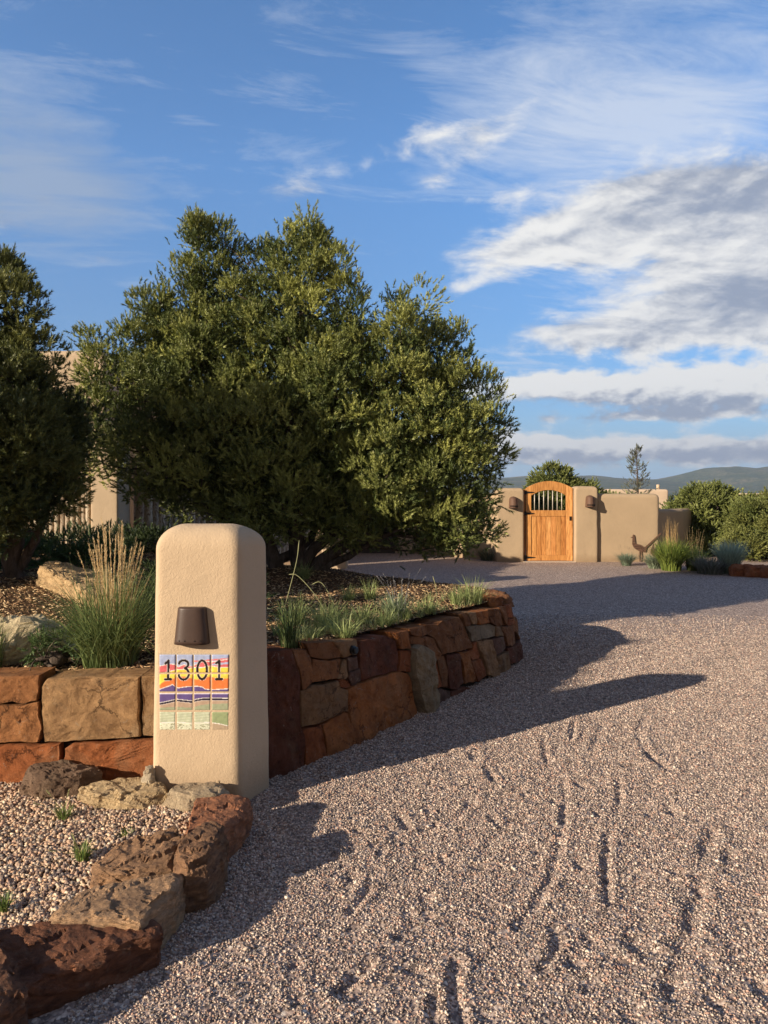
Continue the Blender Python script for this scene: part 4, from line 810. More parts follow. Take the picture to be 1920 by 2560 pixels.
def limbs(root, trunks, centers, nb, seed, rt=.02, zb=.0):
    r = random.Random(seed); a = Acc(); nodes = []
    for pts, r0, r1 in trunks:
        q = spline(pts, 14); q = [p+np.array((r.uniform(-1, 1), r.uniform(-1, 1), 0))*r0*.25 for p in q]; a.tube(q, [r0+(r1-r0)*i/13 for i in range(14)], 10, jitter=.12); nodes += [(p, r0+(r1-r0)*i/13) for i, p in enumerate(q) if i > 3]
    cs = list(centers); r.shuffle(cs); NP = np.array([n[0] for n in nodes])
    for c in cs[:nb]:
        c = np.array(c); d = np.linalg.norm(NP-c, axis=1)+np.maximum(0, NP[:, 2]-c[2]+.1)*2; i = int(np.argmin(d)); p, rr = nodes[i]; mid = (p+c)/2+np.array((r.uniform(-.1, .1), r.uniform(-.1, .1), -.08*np.linalg.norm(c-p)))
        q = spline([p, mid, c], 7); R0 = min(rr*.6, rt); a.tube(q, [R0+(.004-R0)*k/6 for k in range(7)], 5)
        for _ in range(3):
            k = r.randint(3, 6); e = q[k]+np.array((r.uniform(-1, 1), r.uniform(-1, 1), r.uniform(-.3, .9)))*.16; a.tube([q[k], (q[k]+e)/2+np.array((0, 0, .015)), e], [.005, .004, .002], 4)
    return a.build('trunk', M['bark'], root, True)
GREEN0, GREEN1 = (.11, .145, .042), (.44, .455, .135)
# large pinyon pine on the island
Yt = 8.3
LB = pxl(Yt, [(752, 740, 75, 220, .35), (783, 668, 42, 112, .2), (705, 670, 42, 110, .4), (650, 720, 40, 120, .5), (530, 740, 70, 205, .5), (495, 680, 45, 120, .3), (575, 720, 45, 140, .6), (440, 800, 60, 180, .3), (385, 860, 60, 165, .2), (325, 930, 60, 150, .1), (270, 1010, 55, 150, .1), (232, 1090, 38, 100, .15), (240, 900, 36, 80, .2),
              (600, 900, 75, 200, .1), (680, 870, 70, 200, .1), (500, 960, 80, 190, .0), (410, 1020, 80, 170, -.1), (340, 1110, 80, 130, -.1), (760, 930, 80, 200, .0), (850, 800, 55, 170, .2), (880, 870, 60, 180, .1), (830, 1040, 85, 180, -.2), (915, 1010, 70, 180, -.15), (985, 830, 45, 130, .35), (1035, 840, 50, 135, .25), (1000, 980, 75, 190, -.15), (1080, 930, 60, 150, .15), (1140, 980, 55, 150, .2), (1080, 1090, 75, 170, -.2), (1160, 1100, 70, 160, -.05), (1205, 1095, 56, 150, .15),
              (560, 1120, 110, 170, -.1), (680, 1130, 120, 170, -.15), (450, 1170, 100, 110, .0), (800, 1200, 110, 130, -.1), (950, 1200, 110, 150, -.2), (1090, 1240, 95, 130, -.1), (1170, 1240, 70, 110, .05), (1140, 1320, 100, 55, .0), (1010, 1330, 100, 50, .1), (225, 1000, 34, 110, .2), (700, 1270, 180, 70, .2, .9), (900, 1290, 130, 70, .0), (620, 960, 260, 200, .7, .6), (1010, 1080, 170, 190, .6, .5), (700, 1150, 330, 170, .8, .6)])
tree = thing('pinyon_pine', 'broad green pinyon pine, the largest tree, growing on the stone edged island', 'tree', (-1.2, 8.3, .68))
V, F, T, CE = crown(LB, 5200, 12, (.042, .068), 28, .088, .036, .0105, GREEN0, GREEN1, 11, zmin=.93, br=(.12, .23), nb=430)
mk('crown', V, F, M['needle'], tree, tint=T)
k8 = 8.3/FPX
def q8(px, py, y=8.3): return (WX(px, y), y, WZ(py, y))
limbs(tree, [([q8(697, 1462), q8(684, 1390), q8(650, 1290), q8(600, 1150), q8(540, 1000, 8.5), q8(520, 880, 8.7)], .105, .03), ([q8(755, 1465), q8(745, 1380), q8(730, 1280), q8(735, 1100), q8(745, 900, 8.5), q8(750, 740, 8.6)], .12, .02),
             ([q8(765, 1460), q8(800, 1400), q8(860, 1365), q8(920, 1300), q8(1000, 1220, 8.4), q8(1070, 1080, 8.5), q8(1050, 960, 8.5)], .085, .02), ([q8(770, 1455), q8(810, 1420), q8(880, 1385), q8(960, 1340, 8.25), q8(1070, 1290, 8.3)], .06, .02),
             ([q8(750, 1420), q8(800, 1360), q8(870, 1290), q8(900, 1200), q8(870, 1020, 8.5), q8(860, 900, 8.5)], .075, .018), ([q8(690, 1420), q8(640, 1350), q8(560, 1300), q8(450, 1200), q8(350, 1100)], .06, .018), ([q8(700, 1400), q8(780, 1340, 8.5), q8(800, 1200, 8.9), q8(720, 1020, 8.9)], .06, .02)], CE, 420, 3, rt=.014)
# left pinyon, mostly in shade
Yl = 6.3
LB = pxl(Yl, [(-25, 840, 95, 225, 0), (35, 900, 60, 190, -.1), (85, 985, 60, 175, 0), (162, 1085, 56, 165, .1), (20, 1090, 160, 190, -.1, .9), (-150, 950, 150, 260, .1), (-260, 1100, 150, 220, 0), (30, 1220, 150, 85, -.1), (-180, 1230, 150, 90, 0), (105, 1200, 75, 85, 0), (0, 1290, 120, 60, -.35), (-120, 1280, 120, 80, 0)])
tl_ = thing('pinyon_pine', 'dark shaded pinyon pine cut off by the left edge', 'tree', (-3.4, 6.5, .7))
V, F, T, CE = crown(LB, 3300, 10, (.032, .055), 26, .062, .033, .0082, tuple(x*.55 for x in GREEN0), tuple(x*.62 for x in GREEN1), 23, zmin=.98, br=(.16, .30), nb=190)  # both needle greens darkened: part of this tree's shade is in the colour
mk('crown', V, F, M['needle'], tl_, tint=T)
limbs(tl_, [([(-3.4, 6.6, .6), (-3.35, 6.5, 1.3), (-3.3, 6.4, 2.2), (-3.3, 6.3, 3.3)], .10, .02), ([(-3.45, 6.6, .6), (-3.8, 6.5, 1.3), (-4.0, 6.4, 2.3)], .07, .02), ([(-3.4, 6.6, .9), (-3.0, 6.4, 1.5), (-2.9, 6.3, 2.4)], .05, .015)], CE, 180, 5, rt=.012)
# neighbour tree to the left of the frame: it casts the shade on the left pine
tn = thing('pinyon_pine', 'pinyon pine standing outside the picture to the left', 'tree', (-6.4, 4.4, .5))
V, F, T, CE = crown([(-6.6, 4.95, 2.9, .8, .75, 1.5), (-6.4, 4.95, 2.2, .9, .75, 1.1), (-7.0, 4.7, 2.1, .8, .7, 1.0)], 500, 12, (.06, .10), 20, .14, .06, .018, GREEN0, GREEN1, 31, zmin=1.2, br=(.25, .4), nb=60)
mk('crown', V, F, M['needle'], tn, tint=T); limbs(tn, [([(-6.4, 4.5, -.1), (-6.35, 4.5, 1.5), (-6.4, 4.5, 3.4)], .12, .03)], CE, 30, 6)

def shrub(name, label, lobes, n, per, rc, tl, nl, nw, c0, c1, seed, K=14, zmin=-9, cat='shrub', group=None, trunk=None, nb=20, ang=.6, inner=.2, br=None, nbg=0):
    c = np.array(lobes); root = thing(name, label, cat, (float(c[:, 0].mean()), float(c[:, 1].mean()), float((c[:, 2]-c[:, 5]).min())), group)
    bs = float(np.array(lobes)[:, 3:].min()); V, F, T, CE = crown(lobes, n*2, max(7, int(per/2.4)), (rc[0]*.4, rc[1]*.4), K+6, tl*.8, nl*.72, nw*.85, c0, c1, seed, ang=ang, zmin=zmin, inner=inner, up=.35, br=br or (bs*.22, bs*.48), nb=nbg or 60); mk('foliage', V, F, M['needle'], root, tint=T)
    b = (float(c[0, 0]), float(c[0, 1])); z0 = float((c[:, 2]-c[:, 5]).min())
    limbs(root, trunk or [([(b[0], b[1], z0), (b[0]+.05, b[1], z0+(c[0, 2]-z0)*.6), (b[0], b[1], c[0, 2])], .06, .02)], CE, nb, seed); return root
JG0, JG1 = (.12, .15, .042), (.31, .34, .105)
shrub('juniper', 'rounded juniper bush rising behind the wooden gate', pxl(25, [(1385, 1250, 62, 78, 0), (1350, 1280, 40, 70, 0), (1430, 1265, 45, 60, .5), (1480, 1270, 45, 58, 0), (1400, 1320, 95, 70, 0)]), 620, 30, (.13, .26), .15, .08, .036, JG0, JG1, 41, zmin=.1, br=(.18, .32), nbg=150)
shrub('juniper', 'big dense juniper to the right of the shaded low wall', pxl(20, [(1770, 1302, 80, 84, .4), (1712, 1318, 58, 70, .6), (1770, 1370, 90, 60, .2), (1840, 1325, 80, 78, .2), (1870, 1345, 55, 78, -.5)]), 560, 32, (.11, .24), .15, .075, .034, JG0, JG1, 43, zmin=.15, br=(.18, .34), nbg=130)
shrub('juniper', 'juniper with yellow green tips running out of the right edge', pxl(18.8, [(1895, 1330, 62, 75, .3), (1960, 1325, 80, 90, 0), (1870, 1380, 60, 45, -.2)]), 420, 32, (.10, .22), .14, .07, .030, JG0, (.24, .25, .075), 47, zmin=.15, br=(.18, .32), nbg=110)
shrub('juniper', 'low juniper peeking over the wall beside the neighbouring house', pxl(30, [(1535, 1262, 30, 22, 0), (1580, 1262, 40, 22, 0)]), 40, 26, (.15, .3), .17, .09, .03, JG0, JG1, 49)
# slim young conifer
sap = thing('young_conifer', 'thin sparse young conifer against the mountains behind the wall', 'tree', (WX(1592, 24), 24, 0))
a = Acc(); bx_, by_ = WX(1592, 24), 24.; zt = WZ(1122, 24); a.tube([(bx_, by_, 0), (bx_+.05, by_, 1.6), (bx_-.02, by_, zt)], [.05, .03, .008], 7); P = []; D = []
for k in range(64):
    z = 1.4+(zt-1.4)*(k/64); R = (.62-.50*(k/64))*random.uniform(.5, 1.15); t = random.uniform(0, 6.28); e = np.array((bx_+R*math.cos(t), by_+R*math.sin(t), z+R*.35)); s0 = np.array((bx_, by_, z)); a.tube([s0, (s0+e)/2+np.array((0, 0, -.03)), e], [.010, .007, .003], 4)
    for j in range(random.randint(2, 5)): u = random.uniform(.35, 1.05); P.append(s0+(e-s0)*u+np.array([random.uniform(-.06, .06) for _ in range(3)])); D.append((e-s0)+np.array((0, 0, .25)))
V, F, T = tufts(np.array(P), np.array(D), np.full(len(P), .12), 12, .075, .022, .7, np.repeat([(.15, .16, .115)], len(P), 0), 51); mk('foliage', V, F, M['needle'], sap, tint=T); a.build('trunk', M['bark'], sap)
# scattered pinyons down the valley
for i, (px, Y, w, h, lab) in enumerate([(1690, 70, 26, 14, 'far dark shrub beside the end of the neighbouring house'), (1760, 90, 30, 12, 'far shrub showing above the big juniper'), (1835, 75, 18, 14, 'far shrub left of the second far house'), (1920, 80, 22, 14, 'far shrub right of the second far house'), (1300, 60, 26, 16, 'far shrub between the pine and the gate pillar')]):
    shrub('distant_shrub', lab, [((px-960)/FPX*Y, Y, .45, w/FPX*Y, w/FPX*Y, h/FPX*Y+.5)], 26, 16, (.3, .6), .3, .2, .09, (.05, .065, .025), (.09, .11, .04), 60+i, nb=4, group='far shrubs')

# ------------------------------------------------------------------ grasses and small plants
def blades(cx, cy, cz, n, h, spread, w, c0, c1, seed, r0=.08, droop=.35, nseg=6, hv=.35, lean=(0, 0)):
    r = np.random.default_rng(seed); th = r.uniform(0, 6.283, n); rr = r0*np.sqrt(r.random(n)); b = np.stack((cx+rr*np.cos(th), cy+rr*np.sin(th), np.full(n, cz)), 1)
    th2 = th+r.normal(0, .6, n); out = np.stack((np.cos(th2)+lean[0], np.sin(th2)+lean[1], np.zeros(n)), 1); H = h*(1-hv*r.random(n)); S_ = spread*r.random(n)**.8; dp = droop*r.uniform(.2, 1.4, n)*(S_/max(spread, 1e-6))
    t = np.linspace(0, 1, nseg+1); C = b[:, None]+out[:, None]*(S_[:, None]*t[None]**1.7)[..., None]; C[..., 2] += H[:, None]*(t[None]-dp[:, None]*t[None]**2.6)
    side = np.stack((-out[:, 1], out[:, 0], np.zeros(n)), 1); side = side*np.cos(r.uniform(-.9, .9, n))[:, None]+out*.5*r.normal(0, 1, n)[:, None]; side /= np.linalg.norm(side, axis=1)[:, None]
    ww = (w*r.uniform(.6, 1.2, n))[:, None]*(1-t[None]**2.2*.93)*.5
    V = np.stack((C-side[:, None]*ww[..., None], C+side[:, None]*ww[..., None]), 2).reshape(-1, 3); q = np.arange(nseg)*2; f = np.stack((q, q+1, q+3, q+2), 1); F = (f[None]+(np.arange(n)*(nseg+1)*2)[:, None, None]).reshape(-1, 4)
    m = r.random((n, 1)); c = (1-m)*np.array(c0)+m*np.array(c1); c = c*r.uniform(.8, 1.2, (n, 1)); T = np.repeat(c, (nseg+1)*2, 0); return V, F, T
def plumes(cx, cy, cz, n, h, seed, r0=.06, lean=.12, pl_=.25, col=(.58, .42, .20), sw=.0025, dens=60, sl=.012, xs=1.0, hv=.3):
    r = np.random.default_rng(seed); VV = []; FF = []; TT = []; o = 0; sv, sf, st2 = blades(cx, cy, cz, n, h, lean, sw*2, tuple(x*.8 for x in col), col, seed, r0, .12, 6, hv); P = []; D = []
    sv4 = sv.reshape(n, 7, 2, 3).mean(2)
    for i in range(n):
        top = sv4[i, -1]; pre = sv4[i, -2]; d = (top-pre); d /= np.linalg.norm(d); L_ = pl_*r.uniform(.7, 1.2)
        for k in range(dens//6): P.append(top-d*L_*(1-k/(dens/6))); D.append(d)
    V2, F2, T2 = tufts(np.array(P), np.array(D), np.full(len(P), pl_/8), 6, sl, .004, .35*xs, np.repeat([col], len(P), 0), seed+3)
    return (sv, sf, st2), (V2, F2, T2)
def grass(name, label, loc, n, h, spread, w, c0, c1, seed, group=None, cat='grass clump', pl_n=0, pl_h=0, pcol=(.58, .42, .20), pl_len=.2, pr=.06, **kw):
    root = thing(name, label, cat, loc, group); V, F, T = blades(*loc, n, h, spread, w, c0, c1, seed, **kw); mk('blades', V, F, M['blade'], root, tint=T)
    if pl_n:
        A, B = plumes(*loc, pl_n, pl_h, seed+9, r0=pr, pl_=pl_len, col=pcol); tri = B[1]
        Vv = np.vstack((A[0], B[0])); Fl = [tuple(f) for f in A[1]]+[tuple(f+len(A[0])) for f in B[1]]; mk('seed_heads', Vv, Fl, M['blade'], root, tint=np.vstack((A[2], B[2])))
    return root
def onbed(x, y): return (x, y, float(bed_z(np.array([x]), np.array([y]))[0]))
GB0, GB1 = (.075, .11, .035), (.19, .24, .08)
px_, py_ = -1.66, 4.36
rt = grass('feather_reed_grass', 'tall feather reed grass with golden plumes left of the pillar', onbed(px_, py_), 1300, .70, .52, .0068, (.09, .135, .05), (.27, .33, .12), 101, pl_n=0, r0=.15, droop=.6, hv=.6)
A, B = plumes(-1.63, 4.36, .66, 54, .88, 140, r0=.09, lean=.13, pl_=.22, col=(.70, .54, .30), dens=110, sl=.017, xs=1.6, hv=.42); mk('seed_heads', np.vstack((A[0], B[0])), [tuple(f) for f in A[1]]+[tuple(f+len(A[0])) for f in B[1]], M['blade'], rt, tint=np.vstack((A[2], B[2])))
A = blades(-1.62, 4.36, .64, 110, .62, .14, .005, (.42, .30, .14), (.58, .42, .20), 141, r0=.11); mk('dry_stems', A[0], A[1], M['blade'], rt, tint=A[2])
grass('green_grass', 'green grass half hidden behind the left side of the pillar', onbed(-1.36, 4.75), 420, .70, .34, .006, (.05, .085, .03), (.13, .18, .06), 103, r0=.12, droop=.5)
grass('green_grass', 'loose grass clump with thin bent stalks right behind the pillar', onbed(-.60, 4.62), 90, .42, .18, .006, (.04, .065, .02), (.10, .14, .05), 104, r0=.06, droop=.6)
gi = 'pale green grasses along the island'
isl = [(735, 1560, 150, .30, .17, 'bright grass clump right of the pillar'), (820, 1570, 200, .30, .19, 'bright broad grass clump left of the lavender'), (860, 1590, 150, .20, .16, 'low bright grass just behind the wall light'), (905, 1555, 120, .22, .16, 'short grass between the broad clump and the lavender'), (960, 1560, 110, .17, .15, 'short sunny grass in front of the lavender'), (1070, 1530, 110, .18, .14, 'thin grass right of the lavender near the wall rim'),
       (925, 1500, 90, .26, .14, 'shaded upright grass behind the bright clumps'), (870, 1505, 90, .2, .14, 'shaded grass tuft below the pine limbs'), (760, 1470, 140, .26, .2, 'dark grass around the foot of the pine trunk'), (1180, 1500, 150, .34, .2, 'dark arching grass near the tip of the island'), (1140, 1505, 90, .24, .16, 'dark grass left of the arching one near the tip'), (700, 1590, 60, .18, .12, 'sparse grass against the right edge of the pillar'), (780, 1600, 70, .12, .11, 'tiny grass tuft near the wall rim'), (1010, 1545, 90, .2, .14, 'grass tuft touching the lavender on its right')]
for i, (px, py, n, h, sp, lab) in enumerate(isl):
    g = G(px, py, .66); grass('green_grass', lab, onbed(g[0], g[1]), int(n*1.15), h*.95, sp*1.35, .0058, (.17, .23, .08), (.42, .47, .19), 110+i, gi, r0=.05+.04*(n > 140), droop=.55, hv=.6)
g = G(985, 1545, .66); lav = grass('lavender', 'lavender with grey flower spikes among the island grasses', onbed(g[0], g[1]), 260, .26, .19, .007, (.17, .22, .11), (.32, .38, .22), 130, cat='flowering plant', r0=.06, droop=.35)
A, B = plumes(g[0]+.06, g[1], .66, 16, .42, 133, r0=.07, lean=.20, pl_=.05, col=(.26, .25, .25), dens=36, sl=.012, xs=2.0); mk('seed_heads', np.vstack((A[0], B[0])), [tuple(f) for f in A[1]]+[tuple(f+len(A[0])) for f in B[1]], M['blade'], lav, tint=np.vstack((A[2], B[2])))
# low grass too fine to count, seeded through the mulch of the island
gV, gF, gT, off = [], [], [], 0
for k in range(230):
    u = random.random(); x_ = -.62+1.75*random.random(); y_ = 4.55+.95*(x_+.62)+random.uniform(.0, 1.5)*(.4+.6*random.random())
    if not inside(np.array([[x_, y_]]), chip_poly)[0]: continue
    hh_ = random.uniform(.04, .16); V, F, T = blades(x_, y_, onbed(x_, y_)[2], random.randint(5, 20), hh_, hh_*random.uniform(.5, 1.1), .0055, (.12, .17, .055), (.38, .40, .18), 700+k, r0=.03, droop=.6); gV.append(V); gF.append(F+off); gT.append(T); off += len(V)
tag(mk('short_grass', np.concatenate(gV), np.concatenate(gF), M['blade'], tint=np.concatenate(gT)), 'short green grass growing through the island mulch', 'grass', kind='stuff')
# long bent dry stalks
for i, (pts, lab) in enumerate([([(700, 1560), (722, 1480), (742, 1400), (748, 1350)], 'tall dry stalk leaning beside the pillar'), ([(830, 1560), (790, 1490), (745, 1440), (722, 1436)], 'long bent dry stalk nodding toward the pillar'), ([(850, 1540), (820, 1480), (800, 1455), (778, 1462)], 'shorter bent stalk behind the nodding one'), ([(1094, 1520), (1090, 1470), (1082, 1440)], 'lone upright stalk before the island tip')]):
    b = G(pts[0][0], pts[0][1], .68); a = Acc(); a.tube(spline([(WX(u, b[1]), b[1], WZ(v, b[1])) for u, v in pts], 12), [.0030]*8+[.0026, .0034, .0034, .001], 5, tint=(.42, .42, .22)); tag(a.build('grass_stalk', M['blade'], None, True), lab, 'stalk', 'dry stalks over the island')
gw = 'weeds in the gravel bed'
for i, (px, py, n, h, lab) in enumerate([(160, 2052, 60, .10, 'small green weed tuft with a tall stem in the tan gravel'), (205, 2150, 70, .09, 'leafy weed nearer the border rocks'), (315, 2090, 26, .05, 'tiny weed beside the hollowed border rock'), (5, 2275, 60, .08, 'weed at the left edge of the gravel bed')]):
    g = G(px, py, .06); grass('weed', lab, (g[0], g[1], .055), n, h, h*.7, .006, (.10, .17, .04), (.26, .32, .09), 150+i, gw, cat='weed', r0=.025, pl_n=4 if i < 2 else 0, pl_h=.16 if i == 0 else .11, pl_len=.03, pcol=(.5, .5, .25), pr=.02)
grass('green_grass', 'pale wispy grass in front of the limestone boulder at the left edge', onbed(-2.33, 4.28), 120, .42, .16, .005, (.14, .19, .06), (.30, .34, .14), 160, r0=.05, droop=.4, pl_n=7, pl_h=1.0, pl_len=.08, pcol=(.40, .42, .22))
shrub('ground_juniper', 'feathery low green juniper under the dark left pine', [(-3.75, 7.4, 1.02, .75, .4, .16), (-3.1, 7.6, 1.0, .45, .35, .15), (-4.3, 7.3, 1.02, .6, .4, .18)], 110, 26, (.08, .17), .12, .05, .014, (.06, .12, .04), (.12, .20, .07), 170, nb=10, zmin=.86)
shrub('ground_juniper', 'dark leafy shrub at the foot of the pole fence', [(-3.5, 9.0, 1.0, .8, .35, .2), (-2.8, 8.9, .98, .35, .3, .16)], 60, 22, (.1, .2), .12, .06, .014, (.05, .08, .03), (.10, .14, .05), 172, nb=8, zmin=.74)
shrub('fern_leaf_plant', 'small feathery green plant in front of the limestone boulder', [(-1.98, 4.32, .74, .14, .08, .08)], 12, 16, (.03, .06), .05, .025, .008, (.08, .14, .05), (.15, .22, .08), 174, nb=3)
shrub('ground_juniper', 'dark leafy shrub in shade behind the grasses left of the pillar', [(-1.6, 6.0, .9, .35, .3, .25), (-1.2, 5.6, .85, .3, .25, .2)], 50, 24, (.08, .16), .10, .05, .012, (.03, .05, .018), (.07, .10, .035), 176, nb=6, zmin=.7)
# plants along the far wall
def gg(px, py): g = G(px, py); return (g[0], g[1], 0.0)
grass('blue_fescue', 'blue green fescue clump at the foot of the gate wall', gg(1566, 1414), 420, .36, .34, .016, (.14, .19, .13), (.28, .34, .24), 180, r0=.10, droop=.4, pl_n=14, pl_h=.62, pl_len=.08, pcol=(.32, .26, .18), pr=.2)
grass('blue_fescue', 'pale rounded fescue clump left of the big plumed grass', gg(1636, 1421), 460, .38, .36, .016, (.15, .20, .13), (.30, .35, .24), 181, r0=.12, droop=.4)
grass('feather_reed_grass', 'bright green plumed grass against the end of the gate wall', gg(1678, 1426), 900, .82, .62, .018, (.10, .15, .03), (.26, .32, .07), 182, r0=.2, droop=.5, pl_n=46, pl_h=1.22, pl_len=.35, pcol=(.66, .46, .20), pr=.12)
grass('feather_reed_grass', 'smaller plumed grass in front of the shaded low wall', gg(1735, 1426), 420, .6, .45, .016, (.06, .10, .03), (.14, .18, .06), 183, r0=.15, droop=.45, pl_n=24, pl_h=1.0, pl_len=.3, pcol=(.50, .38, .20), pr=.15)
grass('catmint', 'purple grey catmint between the grasses and the silver plant', gg(1775, 1434), 520, .42, .42, .020, (.14, .16, .11), (.26, .25, .22), 184, cat='flowering plant', r0=.25, droop=.3)
grass('artemisia', 'silvery upright artemisia in front of the big juniper', gg(1825, 1433), 620, .78, .38, .022, (.28, .36, .26), (.50, .58, .45), 185, cat='plant', r0=.16, droop=.2)
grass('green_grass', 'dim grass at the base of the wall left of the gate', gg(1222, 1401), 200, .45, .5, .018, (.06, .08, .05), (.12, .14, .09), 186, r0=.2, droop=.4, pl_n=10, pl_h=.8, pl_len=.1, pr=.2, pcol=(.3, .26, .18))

# ------------------------------------------------------------------ gate, walls and lamps
YG = 18.1; kg = YG/FPX
def gx_(px): return (px-960)*kg
def gz_(py): return EYE-(py-HZ)*kg
def Z6(x, y): return (1300+x*.2411, 1180+y*.2411)
SF = M['stucco_far']
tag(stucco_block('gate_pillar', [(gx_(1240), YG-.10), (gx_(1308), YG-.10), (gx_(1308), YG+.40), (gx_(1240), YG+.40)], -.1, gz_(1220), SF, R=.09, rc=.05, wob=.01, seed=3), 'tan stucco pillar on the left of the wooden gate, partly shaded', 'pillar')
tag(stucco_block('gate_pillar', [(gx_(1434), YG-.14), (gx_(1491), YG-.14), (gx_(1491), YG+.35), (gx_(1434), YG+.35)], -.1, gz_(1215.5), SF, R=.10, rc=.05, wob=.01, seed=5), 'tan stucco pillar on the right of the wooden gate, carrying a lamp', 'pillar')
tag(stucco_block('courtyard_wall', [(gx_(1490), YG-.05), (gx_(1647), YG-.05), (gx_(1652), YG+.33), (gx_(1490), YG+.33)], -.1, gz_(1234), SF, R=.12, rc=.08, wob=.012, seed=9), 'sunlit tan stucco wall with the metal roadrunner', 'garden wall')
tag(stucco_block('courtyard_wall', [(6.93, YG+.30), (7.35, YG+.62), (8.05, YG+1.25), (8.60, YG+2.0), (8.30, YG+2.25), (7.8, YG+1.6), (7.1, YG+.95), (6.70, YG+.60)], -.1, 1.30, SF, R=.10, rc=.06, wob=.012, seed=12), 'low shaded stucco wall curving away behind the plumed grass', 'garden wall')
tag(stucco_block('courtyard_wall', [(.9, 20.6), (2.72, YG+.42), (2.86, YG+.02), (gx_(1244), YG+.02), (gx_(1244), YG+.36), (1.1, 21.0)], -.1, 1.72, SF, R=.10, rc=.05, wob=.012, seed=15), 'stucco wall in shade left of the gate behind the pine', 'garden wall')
half_lamp('wall_lamp', 'rusty domed lamp on the pillar right of the gate', gx_(1470), YG-.142, gz_(1267), gz_(1238), .225, .20, .20, M['rust'], 'domed lamps by the gate', slots=9, domed=True)
half_lamp('wall_lamp', 'rusty domed lamp on the pillar left of the gate, half hidden by the pine', gx_(1281), YG-.102, gz_(1270), gz_(1241), .225, .20, .20, M['rust'], 'domed lamps by the gate', slots=9, domed=True)
gate = thing('garden_gate', 'arched golden wooden gate with metal bars', 'gate', (gx_(1376), YG+.05, 0))
def g6(x, y): u, v = Z6(x, y); return gx_(u), gz_(v)
ya, yb = YG+.0, YG+.055
WC = [(.58, .30, .10), (.52, .26, .085), (.64, .34, .125), (.55, .265, .085), (.47, .215, .066), (.60, .29, .10), (.52, .245, .078)]
def plate(a, pts, y0, y1, tint):                # convex-ish outline in x,z given thickness
    n = len(pts); V = [(x, y0, z) for x, z in pts]+[(x, y1, z) for x, z in pts]; F = [tuple(range(n)), tuple(range(2*n-1, n-1, -1))]+[(i, n+i, n+(i+1) % n, (i+1) % n) for i in range(n)]; a.add(V, F, tint)
def arch(x): t = (x-62)/(545-62)*2-1; return 94+74*t*t            # outer arch in zoom units
def arch_in(x): t = (x-115)/(480-115)*2-1; return 186+58*abs(t)**2.0
for x0, x1 in ((62, 115), (480, 545)):
    a = Acc(); xs = np.linspace(x0, x1, 6); pts = [g6(x, arch(x)) for x in xs]+[g6(x1, 920), g6(x0, 920)]; plate(a, pts, ya, yb, WC[0] if x0 < 100 else WC[2]); a.build('stile', M['wood'], gate)
a = Acc(); xs = np.linspace(116, 479, 25)
for u, v in zip(xs[:-1], xs[1:]): plate(a, [g6(u, arch(u)), g6(v, arch(v)), g6(v, arch_in(v)), g6(u, arch_in(u))], ya+.002, yb-.002, WC[1])
a.build('top_rail', M['wood'], gate)
for (y0, y1), nm in (((397, 459), 'middle_rail'), ((862, 919), 'bottom_rail')):
    a = Acc(); p0 = g6(116, y1); p1 = g6(479, y0); a.box(p0[0], p1[0], ya+.002, yb-.002, p0[1], p1[1], WC[1]); a.build(nm, M['wood'], gate)
ps = np.linspace(118, 477, 8)
for k in range(7):
    p0 = g6(ps[k]+2, 861); p1 = g6(ps[k+1]-2, 460); a = Acc(); a.box(p0[0], p1[0], ya+.016, yb-.015, p0[1], p1[1], WC[(k*3) % 7]); a.build('plank', M['wood'], gate)
a = Acc(); p0 = g6(118, 861); p1 = g6(477, 460); a.box(p0[0], p1[0], yb-.014, yb-.008, p0[1], p1[1], (.2, .08, .02)); a.build('backing_board', M['wood'], gate)
for xb in (153, 201, 248, 295, 341, 388, 435):
    x_, zt_ = g6(xb, arch_in(xb)-4); z_ = g6(xb, 399)[1]; a = Acc(); a.tube([(x_, ya+.028, z_), (x_, ya+.028, zt_)], .010, 8); a.build('gate_bar', M['bar'], gate, True)
for yh in (211, 430, 886):
    x0_, z_ = g6(45, yh); x1_ = g6(147 if yh < 500 else 158, yh)[0]; a = Acc(); a.box(x0_, g6(68, yh)[0], ya-.012, ya-.001, z_-.05, z_+.05); plate(a, [(g6(68, yh)[0], z_+.028), (x1_, z_+.008), (x1_, z_-.008), (g6(68, yh)[0], z_-.028)], ya-.010, ya-.001, (1, 1, 1)); a.build('hinge', M['iron'], gate)
hx, hz = g6(524, 481); hd = Acc(); hd.box(hx-.028, hx+.028, ya-.010, ya-.001, hz-.055, hz+.05); ho = hd.build('handle_plate', M['iron'], gate)
a = Acc(); a.tube([(hx, ya-.01, hz+.01), (hx, ya-.055, hz+.01), (hx-.10, ya-.06, hz+.012)], [.014, .014, .010], 8); a.build('lever', M['iron'], ho, True)
a = Acc(); p0 = g6(556, 930); p1 = g6(590, 175); a.box(p0[0]-.002, p1[0]+.03, ya+.03, yb+.10, 0, p1[1]-.02, WC[2]); a.build('jamb', M['wood'], gate)
a = Acc(); p0 = g6(34, 930); p1 = g6(58, 180); a.box(p0[0], p1[0], ya+.04, yb+.10, 0, p1[1], WC[4]); a.build('jamb', M['wood'], gate)
a = Acc(); a.box(gx_(1306), gx_(1436), YG-.16, YG+.30, -.05, .012, (1, 1, 1)); tag(a.build('gate_threshold', stucco('pale_concrete', (.55, .47, .38)), None), 'pale concrete threshold under the gate', 'threshold')

